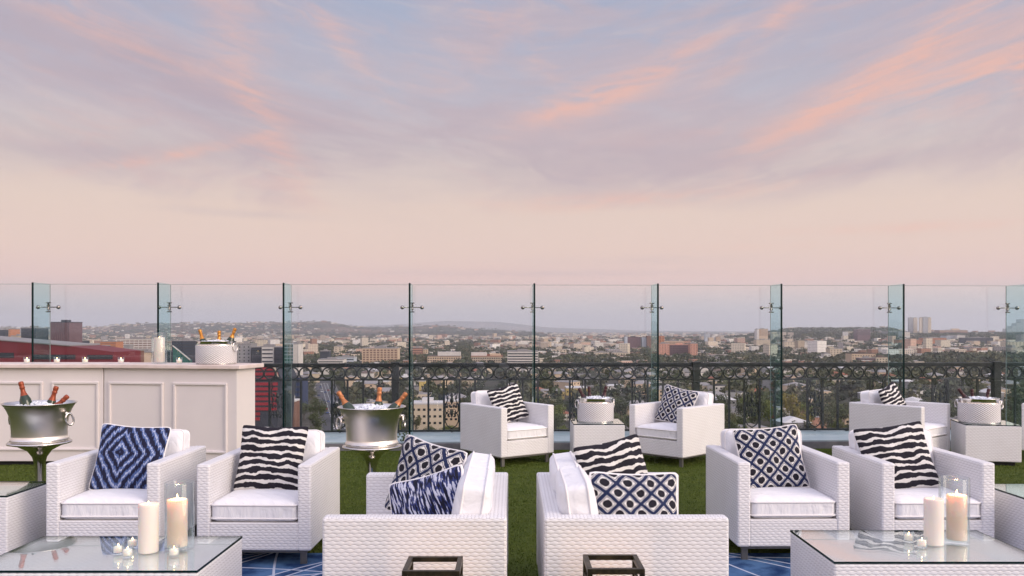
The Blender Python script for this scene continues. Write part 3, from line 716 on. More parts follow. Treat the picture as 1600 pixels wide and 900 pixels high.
# ------------------------------------------------------------------ bottles and ice buckets
def bottle(pos, lean_az, lean, foil, glass, lab, show=.16, sc=1.0, group='champagne bottles chilling in the ice buckets'):
    """pos is the point where the bottle leaves the ice; show is how much neck stands above"""
    prof = [(0, 0), (.040, .002), (.044, .01), (.044, .15), (.040, .185), (.028, .215), (.018, .24), (.0155, .255), (.0155, .295), (0.0155, .297)]
    o = MB().lathe([(r*sc, z*sc) for r, z in prof], 20).build('champagne_bottle', glass)
    fp = [(.0275, .2165), (.0188, .2405), (.0165, .256), (.0163, .272), (.0195, .274), (.0200, .282), (.0172, .286), (.0170, .296), (.0188, .300), (.0188, .318), (.015, .326), (0, .328)]
    MB().lathe([(r*sc, z*sc) for r, z in fp], 20, cap=False).build('foil', foil, o)
    d = Vector((math.sin(R(lean))*math.cos(R(lean_az)), math.sin(R(lean))*math.sin(R(lean_az)), math.cos(R(lean))))
    o.rotation_euler = d.to_track_quat('Z', 'Y').to_euler()
    o.location = Vector(pos)-d*(.328*sc-show)
    return tag(o, lab, 'bottle', group)
def ice(pos, r, lab, seed=1):
    rr = random.Random(seed); mb = MB()
    for k in range(150):
        a = rr.uniform(0, 6.283); q = r*math.sqrt(rr.random())*.93; s_ = rr.uniform(.009, .016)
        z = .035*(1-(q/r)**2)+rr.uniform(-.006, .006)
        m_ = Matrix.Translation((q*math.cos(a), q*math.sin(a), z)) @ Matrix.Rotation(rr.uniform(0, 3), 4, Vector((rr.random(), rr.random(), rr.random()+.1)).normalized())
        mb.box(-s_, s_, -s_, s_, -s_, s_, m_)
    mb.lathe([(0, -.03), (r*.90, -.03), (r*.97, -.006), (r*.6, .018), (0, .028)], 24)
    o = mb.build('ice', 'ice', loc=pos, bevel=0); tag(o, lab, 'ice', kind='stuff'); return o
def woven_bucket(pos, r, hgt, lab, rz=0, ring_r=.045):
    t_ = empty('ice_bucket', pos, rz, lab, 'ice bucket', 'white woven ice buckets')
    hb = hgt
    MB().lathe([(r*1.0, .012), (r*1.01, .02), (r*1.01, hb*.80), (r*.99, hb*.81)], 48, cap=False).build('woven_sleeve', 'woven_leather', t_)
    MB().lathe([(0, .001), (r*.97, .001), (r*.98, .0115), (r*.94, .013)], 48, cap=False).build('base_ring', 'steel', t_)
    MB().lathe([(r*1.0, hb*.79), (r*.955, hb*.96), (r*.985, hb*.985), (r*.985, hb), (r*.97, hb), (r*.955, hb*.97), (r*.95, .05), (0, .045)], 48, cap=False).build('steel_rim', 'steel', t_)
    for s_ in (-1, 1):
        mb = MB(); ring(mb, 0, 0, ring_r*.8, ring_r, .006, n_=20, m_=8)
        o = mb.build('ring_handle', 'steel', t_); o.location = (s_*(r*1.01+.012), 0, hb*.74); o.rotation_euler = (R(8)*s_*0, R(0), R(70)*s_)
        mb = MB().tube([(s_*r*.98, 0, hb*.88), (s_*(r+.022), 0, hb*.90)], .010, 8); mb.build('handle_mount', 'steel', t_)
    return t_
def set_bottles(c, z, lst, foil, glass, labs, sc=1.0):
    for (dx, dy, azm, ln, sh), lb in zip(lst, labs): bottle((c[0]+dx, c[1]+dy, z), azm, ln, foil, glass, lb, sh, sc)
# bar bucket
bp = bar_pt(338, .20); woven_bucket(bp, .215, .255, 'white woven ice bucket standing on the bar', R(-12)); 
ice(bp+Vector((0, 0, .215)), .20, 'crushed ice inside the bucket on the bar', 3)
set_bottles(bp, TZ+.22, [(-.15, .03, 175, 16, .17), (0.005, .07, 90, 4, .15), (.13, .04, 5, 20, .19)], 'foil_gold', 'bottle_green',
            ['gold foiled bottle leaning left in the bucket on the bar', 'upright gold foiled bottle in the bucket on the bar', 'gold foiled bottle leaning right in the bucket on the bar'])
kb = Vector((PX(930.5, 9.9), 9.9, .4515)); woven_bucket(kb, .205, .272, 'white woven ice bucket on the table between the far armchairs', R(10))
ice(kb+Vector((0, 0, .232)), .19, 'heaped ice inside the bucket between the far armchairs', 4)
set_bottles(kb, .452+.24, [(-.12, 0, 165, 28, .155), (-.06, .05, 120, 8, .155), (.09, .03, 20, 14, .165)], 'foil_dark', 'bottle_dark',
            ['dark foiled bottle leaning far left in the middle bucket', 'dark foiled bottle near the centre of the middle bucket', 'dark foiled bottle leaning right in the middle bucket'])
lb_ = Vector((PX(1529.5, 9.8), 9.8, .4515)); woven_bucket(lb_, .215, .275, 'white woven ice bucket on the far right cube table', R(-25))
ice(lb_+Vector((0, 0, .235)), .20, 'heaped ice inside the far right bucket', 5)
set_bottles(lb_, .452+.24, [(-.13, 0, 170, 35, .17), (-.03, .08, 95, 5, .13), (.11, .05, 15, 16, .14)], 'foil_dark', 'bottle_dark',
            ['dark foiled bottle leaning far left in the far right bucket', 'upright dark foiled bottle in the far right bucket', 'dark foiled bottle leaning right in the far right bucket'])
# big steel bowls on pedestals
def steel_bucket(px, py_rim, D, lab_b, lab_s, rz):
    zr = PZ(py_rim, D); r = .262; X = PX(px, D)
    hh = .295; zb = zr-hh
    s_ = MB().lathe([(0, 0), (.15, 0), (.16, .008), (.155, .018), (.06, .04), (.033, .075), (.031, .36), (.036, .44), (.052, .50), (.085, .545), (.155, .582), (.222, .598), (.226, .606), (.219, .612), (0, .612)], 48)
    k = zb/.612; s_.v = [(x, y, z*k) for x, y, z in s_.v]
    o = s_.build('bucket_stand', 'steel', loc=(X, D, 0)); tag(o, lab_s, 'bucket stand', 'chrome pedestal stands')
    t_ = empty('ice_bucket', (X, D, zb), rz, lab_b, 'ice bucket', 'large steel ice bowls on pedestals')
    MB().lathe([(0, .001), (.185, .001), (.197, .006), (.199, .024), (.193, .032), (.192, .05), (.193, .10), (.197, .15), (.207, .20), (.221, .238), (.237, .268), (.252, .288)], 64, cap=False).build('bowl', 'brushed_steel', t_)
    MB().lathe([(.2525, .2885), (.2585, .2895), (.2600, .2935), (.257, .2965), (.250, .2955), (.232, .272), (.216, .238), (.196, .19), (.186, .1), (.184, .03), (0, .028)], 64, cap=False).build('rolled_rim', 'steel', t_)
    MB().lathe([(.1995, .008), (.2035, .012), (.2035, .020), (.1995, .024)], 64, cap=False).build('foot_ring', 'steel', t_)
    for sg in (-1, 1):
        mb = MB(); ring(mb, 0, 0, .028, .045, .0085, n_=20, m_=8)
        q = mb.build('ring_handle', 'steel', t_); q.location = (sg*.249, 0, .172); q.rotation_euler = (0, R(-14)*sg, R(62)*sg)
        MB().tube([(sg*.222, 0, .215), (sg*.25, 0, .214)], .013, 8).build('handle_mount', 'steel', t_)
    return Vector((X, D, zr))
p = steel_bucket(62, 629, 6.6, 'large steel ice bowl with three bottles in front of the bar', 'chrome pedestal stand in front of the bar', R(-8))
ice(p-Vector((0, 0, .045)), .205, 'ice filling the steel bowl in front of the bar', 6)
set_bottles(p, p.z-.03, [(-.075, -.04, 180, 14, .20), (.07, .02, 15, 16, .16), (.135, -.02, 10, 46, .12)], 'foil_copper', 'bottle_green',
            ['tall copper foiled bottle at left of the bowl by the bar', 'copper foiled bottle in the middle of the bowl by the bar', 'copper foiled bottle lying low in the bowl by the bar'], 1.0)
p = steel_bucket(581, 635, 6.6, 'large steel ice bowl with three orange topped bottles near the railing', 'chrome pedestal stand behind the left loveseat', R(20))
ice(p-Vector((0, 0, .045)), .205, 'ice filling the steel bowl near the railing', 8)
set_bottles(p, p.z-.03, [(-.16, -.04, 170, 33, .175), (.03, .12, 60, 7, .17), (.16, 0, 8, 38, .17)], 'foil_orange', 'bottle_green',
            ['orange foiled bottle leaning left out of the steel bowl', 'orange foiled bottle standing at the back of the steel bowl', 'orange foiled bottle leaning right out of the steel bowl'])

# ------------------------------------------------------------------ candles
FL = []
def flame_at(parent, z, s_=1.0, power=0.0, wpos=(0, 0, 0)):
    MB().lathe([(0, 0), (.0045*s_, .005*s_), (.0055*s_, .011*s_), (.0035*s_, .021*s_), (.0008, .032*s_), (0, .033*s_)], 10).build('flame', 'flame', parent, loc=(0, 0, z+.006))
    MB().tube([(0, 0, z-.01), (.001, 0, z+.009)], .0012, 5).build('wick', 'wick', parent)
    if power:
        l = bpy.data.lights.new('candle_light', 'POINT'); l.energy = power; l.color = (1, .56, .25); l.shadow_soft_size = .012
        o = bpy.data.objects.new('candle_light', l); COL.objects.link(o); o.location = (wpos[0], wpos[1], wpos[2]+z+.035)
def pillar(pos, r, hgt, lab, lit, power=.0, flame=True):
    t_ = MB().lathe([(0, .0008), (r*.97, .0008), (r, .005), (r, hgt-.006), (r*.96, hgt), (r*.80, hgt-.002), (r*.55, hgt-.012), (0, hgt-.014)], 36, cap=False).build('pillar_candle', 'wax_lit' if lit else 'wax', loc=pos)
    tag(t_, lab, 'candle', 'white pillar candles')
    if flame: flame_at(t_, hgt-.012, 1.0 if lit else .55, power, pos)
    return t_
def vase(pos, r, hgt, lab):
    o = MB().lathe([(0, .0003), (r*.98, .0003), (r, .006), (r, hgt-.002), (r-.002, hgt), (r-.004, hgt-.002), (r-.004, .016), (0, .014)], 40, cap=False).build('glass_hurricane', 'vase_glass', loc=pos)
    return tag(o, lab, 'glass vase', 'clear glass candle cylinders')
def tealight(pos, lab, s_=1.0, power=.03):
    o = MB().lathe([(0, .0004), (.020*s_, .0004), (.024*s_, .008*s_), (.0255*s_, .055*s_), (.0240*s_, .055*s_), (.0225*s_, .009*s_), (0, .007*s_)], 20, cap=False).build('tealight', 'vase_glass', loc=pos)
    tag(o, lab, 'tealight', 'tealights in little glass cups')
    MB().lathe([(0, .010*s_), (.0205*s_, .010*s_), (.0222*s_, .036*s_), (.018*s_, .038*s_), (0, .035*s_)], 18, cap=False).build('wax', 'tealight_wax', o)
    MB().lathe([(0, 0), (.0028*s_, .003*s_), (.0031*s_, .006*s_), (.0006, .014*s_), (0, .015*s_)], 8).build('flame', 'flame', o, loc=(0, 0, .038*s_))
    return o
def onT(px, D, z=TBZ): return Vector((PX(px, D), D, z+.0012))
def dT(py, z=TBZ): return (EYE-z)*F/(py-HY)
pillar(onT(232, 4.27), .0475, .24, 'ivory pillar candle standing bare on the left coffee table', False, .04)
v = onT(280.5, 4.33); vase(v, .071, .335, 'clear glass cylinder around the lit candle on the left coffee table')
pillar(onT(277, 4.325)+Vector((0, 0, .015)), .049, .235, 'lit pillar candle inside the glass cylinder on the left coffee table', True, .55)
for px, py, lb in ((185, 866, 'leftmost tealight on the left coffee table'), (199.5, 871, 'tealight nearest the front edge of the left coffee table'),
                   (207, 856, 'tealight at the back of the left coffee table near the bare pillar'), (272, 870, 'tealight in front of the glass cylinder on the left coffee table')):
    tealight(onT(px, dT(py)), lb)
pillar(onT(1459, 4.42), .0475, .235, 'ivory pillar candle standing bare on the right coffee table', False, .04)
v = onT(1491, 4.47); vase(v, .073, .335, 'clear glass cylinder around the lit candle on the right coffee table')
pillar(onT(1495, 4.47)+Vector((0, 0, .015)), .049, .23, 'lit pillar candle inside the glass cylinder on the right coffee table', True, .55)
for px, py, lb in ((1420, 847, 'tealight at left on the right coffee table'), (1440.5, 856, 'tealight beside the bare pillar on the right coffee table')):
    tealight(onT(px, dT(py)), lb)
b = bar_pt(249, .18); vase(b+Vector((0, 0, .001)), .082, .345, 'clear glass cylinder around the pillar candle on the bar')
pillar(b+Vector((0, 0, .0165)), .058, .275, 'white pillar candle inside the glass cylinder on the bar', False, .03)
for px, lb in ((42, 'first tealight from the left on the bar'), (89, 'second tealight from the left on the bar'), (133, 'third tealight from the left on the bar'),
               (189, 'tealight on the bar just left of the glass cylinder'), (280, 'tealight on the bar between the glass cylinder and the woven bucket')):
    tealight(bar_pt(px, .12)+Vector((0, 0, .0006)), lb, 1.3, 0)
# lanterns
def lantern(px, D, lab):
    s_ = .235; X = PX(px, D); z1 = .505
    t_ = empty('lantern', (X, D+s_/2, .0165), 0, lab, 'lantern', 'open bronze lanterns in front of the loveseats')
    a = s_/2; wd = .021
    for (zz, nm) in ((z1-wd, 'top_frame'), (z1-.085, 'inner_frame'), (0, 'bottom_frame')):
        mb = MB(); k = wd if nm != 'inner_frame' else .012; q = a if nm != 'inner_frame' else a-.004
        mb.box(-q, q, -q, -q+k, zz, zz+k); mb.box(-q, q, q-k, q, zz, zz+k); mb.box(-q, -q+k, -q+k, q-k, zz, zz+k); mb.box(q-k, q, -q+k, q-k, zz, zz+k)
        mb.build(nm, 'bronze', t_, bevel=.0015)
    for sx_ in (-1, 1):
        for sy_ in (-1, 1):
            MB().box(min(sx_*a, sx_*(a-wd)), max(sx_*a, sx_*(a-wd)), min(sy_*a, sy_*(a-wd)), max(sy_*a, sy_*(a-wd)), wd+.0005, z1-wd-.0005).build('post', 'bronze', t_)
    MB().box(-a+wd, a-wd, -a+wd, a-wd, .004, .012).build('base_plate', 'bronze', t_)
    pillar(Vector((X, D+s_/2, .0165+.0125)), .05, .24, lab.replace('open bronze lantern', 'pillar candle burning inside the lantern'), True, .8)
lantern(673, 3.50, 'open bronze lantern in front of the left-turned loveseat')
lantern(963, 3.53, 'open bronze lantern in front of the right-turned loveseat')

# ------------------------------------------------------------------ city beyond the railing
GZ = -55.0
def sm(x, a, b):
    t = np.clip((np.asarray(x, float)-a)/(b-a), 0, 1); return t*t*(3-2*t)
RPX = [-900, -200, 0, 100, 150, 200, 280, 330, 400, 440, 480, 510, 530, 560, 600, 625, 655, 690, 720, 745, 790, 850, 900]
RPY = [514, 513, 511.5, 511.5, 510.5, 506, 504.5, 504, 504, 503.5, 503, 502, 506, 511, 511.5, 510, 509, 509, 511.5, 514, 516, 521, 524]
PH = nr.rand(24)*6.28; FX = nr.uniform(-1, 1, 24); FY = nr.uniform(-1, 1, 24)
def wob(X, Y, s):
    t = 0
    for i in range(24):
        k = (1+i*.55)/s; t = t+np.sin((X*FX[i]+Y*FY[i])*k*6.28+PH[i])/(1+i*.35)
    return t/5.0
def Hg(X, Y):
    X = np.asarray(X, float); Y = np.asarray(Y, float); Ys = np.where(Y > 50, Y, 1e9)
    px = 800+F*X/Ys
    r_ = EYE-(np.interp(px, RPX, RPY)-HY)/F*8500-GZ
    tt = (Y-8500)/1500.0
    hill = np.where(Y > 50, r_*np.exp(-tt*tt)*(1+0*X), 0)*np.where(px < 900, 1, 0)
    hill = hill*(1+.16*wob(X, Y, 1800.0)*(np.abs(tt) > .05))
    far = np.interp(px, [300, 600, 700, 780, 860, 1000, 1200], [0, 190, 340, 300, 130, 30, 0])*np.exp(-((Y-24000)/1800.0)**2)*np.where(Y > 50, 1, 0)
    rise = 50*sm(px, 1120, 1260)*(1-.42*sm(px, 1385, 1425))*sm(Y, 2600, 4400)*np.where(Y > 50, 1, 0)*(1-sm(Y, 6500, 9000))
    return GZ+hill+far+rise
def hg(X, Y): return float(Hg(X, Y))

# ground sheet: polar grid out past the horizon hills
rs = [0.0]+list(np.geomspace(40, 27500, 120)); na = 420
V = [(0, 0, GZ)]; Fc = []
fa = np.concatenate([np.linspace(-36, 36, 300), np.linspace(36, 324, 122)[1:-1]]); na = len(fa)
for r_ in rs[1:]:
    a = np.radians(fa); X = r_*np.sin(a); Y = r_*np.cos(a); Z = Hg(X, Y)
    V += list(zip(X.tolist(), Y.tolist(), Z.tolist()))
for i in range(na): Fc.append((0, 1+(i+1) % na, 1+i))
for k in range(len(rs)-2):
    b0 = 1+k*na; b1 = b0+na
    for i in range(na): j = (i+1) % na; Fc.append((b0+i, b0+j, b1+j, b1+i))
m, n, b = mat('city_ground', (.05, .05, .04), .95, spec=.1)
P_ = n.coord('Object'); gx_, gy_, gz_ = n.sep(P_)[:3]
f1 = n.noise(P_, .012, 6, .6); f2 = n.noise(P_, .0011, 6, .62); f3 = n.noise(P_, .06, 4, .6)
c = n.mix(n.smooth(f1, .40, .62), (.030, .038, .018), (.085, .078, .066))
c = n.mix(n.mul(n.smooth(f3, .56, .68), .5), c, (.19, .175, .16))
hillc = n.mix(n.smooth(f2, .42, .60), (.034, .040, .026), (.150, .095, .066))
c = n.mix(n.smooth(gz_, -45.0, -20.0), c, hillc)
n.nt.links.new(c, b.inputs['Base Color'])
mb = MB(); mb.v = V; mb.f = Fc; mb.sm = [True]*len(Fc)
struct(mb.build('ground', 'city_ground', uvs=np.zeros((len(V), 2))))

def cm(name, rgb, rough=.8, j=8, sc=.15): return mottled(name, s2l(rgb), s2l(tuple(max(0, v-j) for v in rgb)), sc, rough)
for nm_, c_ in dict(b_cream=(206, 190, 168), b_white=(214, 208, 202), b_tan=(206, 182, 156), b_pink=(202, 150, 130), b_orange=(186, 124, 88), b_brown=(128, 96, 84),
                    b_grey=(150, 148, 150), b_dark=(52, 56, 68), b_purple=(112, 86, 92), b_yellow=(206, 180, 110), b_beige=(182, 166, 146), b_blue=(44, 58, 92),
                    r_grey=(146, 142, 142), r_white=(206, 204, 204), r_terra=(150, 92, 72), r_brown=(104, 86, 78), r_dark=(74, 72, 76), b_pale=(190, 196, 204)).items(): cm(nm_, c_)
mat('b_glass', (.018, .022, .03), .15, spec=.8); mat('b_glass_blue', (.05, .07, .10), .12, spec=.9); mat('b_green_glass', (.02, .12, .10), .2, spec=.8)
cm('b_red', (150, 24, 40), .5); cm('b_maroon', (118, 34, 44), .6); cm('b_red_dark', (112, 12, 24), .5); cm('asphalt', (78, 78, 84), .9); cm('pavement_grey', (104, 102, 100), .9); mat('line_white', (.7, .7, .68), .8)
NAME2COL = dict(b_cream='cream', b_white='white', b_tan='tan', b_pink='pink', b_orange='orange', b_brown='brown', b_grey='grey', b_dark='dark', b_purple='purple brown', b_yellow='yellow', b_beige='beige', b_blue='blue', b_pale='pale grey')
keep = []      # (X, Y, radius) footprints
_win = {}
def win_mesh(w_, h_, mt):
    k = (round(w_, 2), round(h_, 2), mt)
    if k not in _win:
        o = MB().box(-w_/2, w_/2, -.12, .05, -h_/2, h_/2).build('window', mt); _win[k] = o.data; bpy.data.objects.remove(o)
    return _win[k]
def building(px0, px1, yt, D, depth, wall, lab, grid=None, bands=None, ang=0, roof='r_grey', wm='b_glass', extras=(), yb=None, group=None, ribs=0, name='building', cat='building', side=False, hatw=0):
    x0, x1 = PX(px0, D), PX(px1, D); w_ = x1-x0; cx_ = (x0+x1)/2; z1 = PZ(yt, D); zb = hg(cx_, D)-1.5
    if yb: zb = PZ(yb, D)
    h_ = z1-zb
    t_ = empty(name, (cx_, D, zb), R(ang), lab, cat, group)
    MB().box(-w_/2, w_/2, 0, depth, 0, h_).build('wall', wall, t_)
    rf = MB().box(-w_/2-.3, w_/2+.3, -.3, depth+.3, h_+.02, h_+.9)
    rf.box(-w_*.18, w_*.16, depth*.3, depth*.6, h_+.92, h_+3.2) if h_ > 9 else None
    rf.build('roof', roof, t_)
    if grid:
        nx, nz, fw, fh = grid; vis = h_
        for i in range(nx):
            for j in range(nz):
                ww, wh = w_/nx*fw, min(3.6, vis/nz)*fh
                o = bpy.data.objects.new('window', win_mesh(ww, wh, wm)); COL.objects.link(o); o.parent = t_
                o.location = (-w_/2+w_*(i+.5)/nx, 0, h_-1.0-(j+.5)*min(3.6, (vis-1)/nz))
    if bands:
        nb, fh, bm_ = bands; st = h_/nb if h_/nb < 4.5 else 3.6
        for j in range(nb):
            z = h_-1.0-st*(j+.5)
            if z < st*.5: break
            MB().box(-w_/2+.5, w_/2-.5, -.25, .1, z-st*fh/2, z+st*fh/2).build('window_band', bm_, t_)
            if side: MB().box(w_/2-.1, w_/2+.25, .5, depth-.5, z-st*fh/2, z+st*fh/2).build('window_band', bm_, t_)
    for k in range(ribs+1 if ribs else 0):
        x = -w_/2+w_*k/ribs; MB().box(x-.35, x+.35, -.8, .0, 0, h_).build('rib', wall, t_)
    for (a, b_, hz, dd, mt) in extras:      # fraction along, height above roof
        MB().box(-w_/2+w_*a, -w_/2+w_*b_, depth*.2, depth*.2+dd, h_+.95, h_+hz).build('roof_block', mt, t_)
    keep.append((cx_, D+depth/2, max(w_, depth)*.62+4))
    return t_
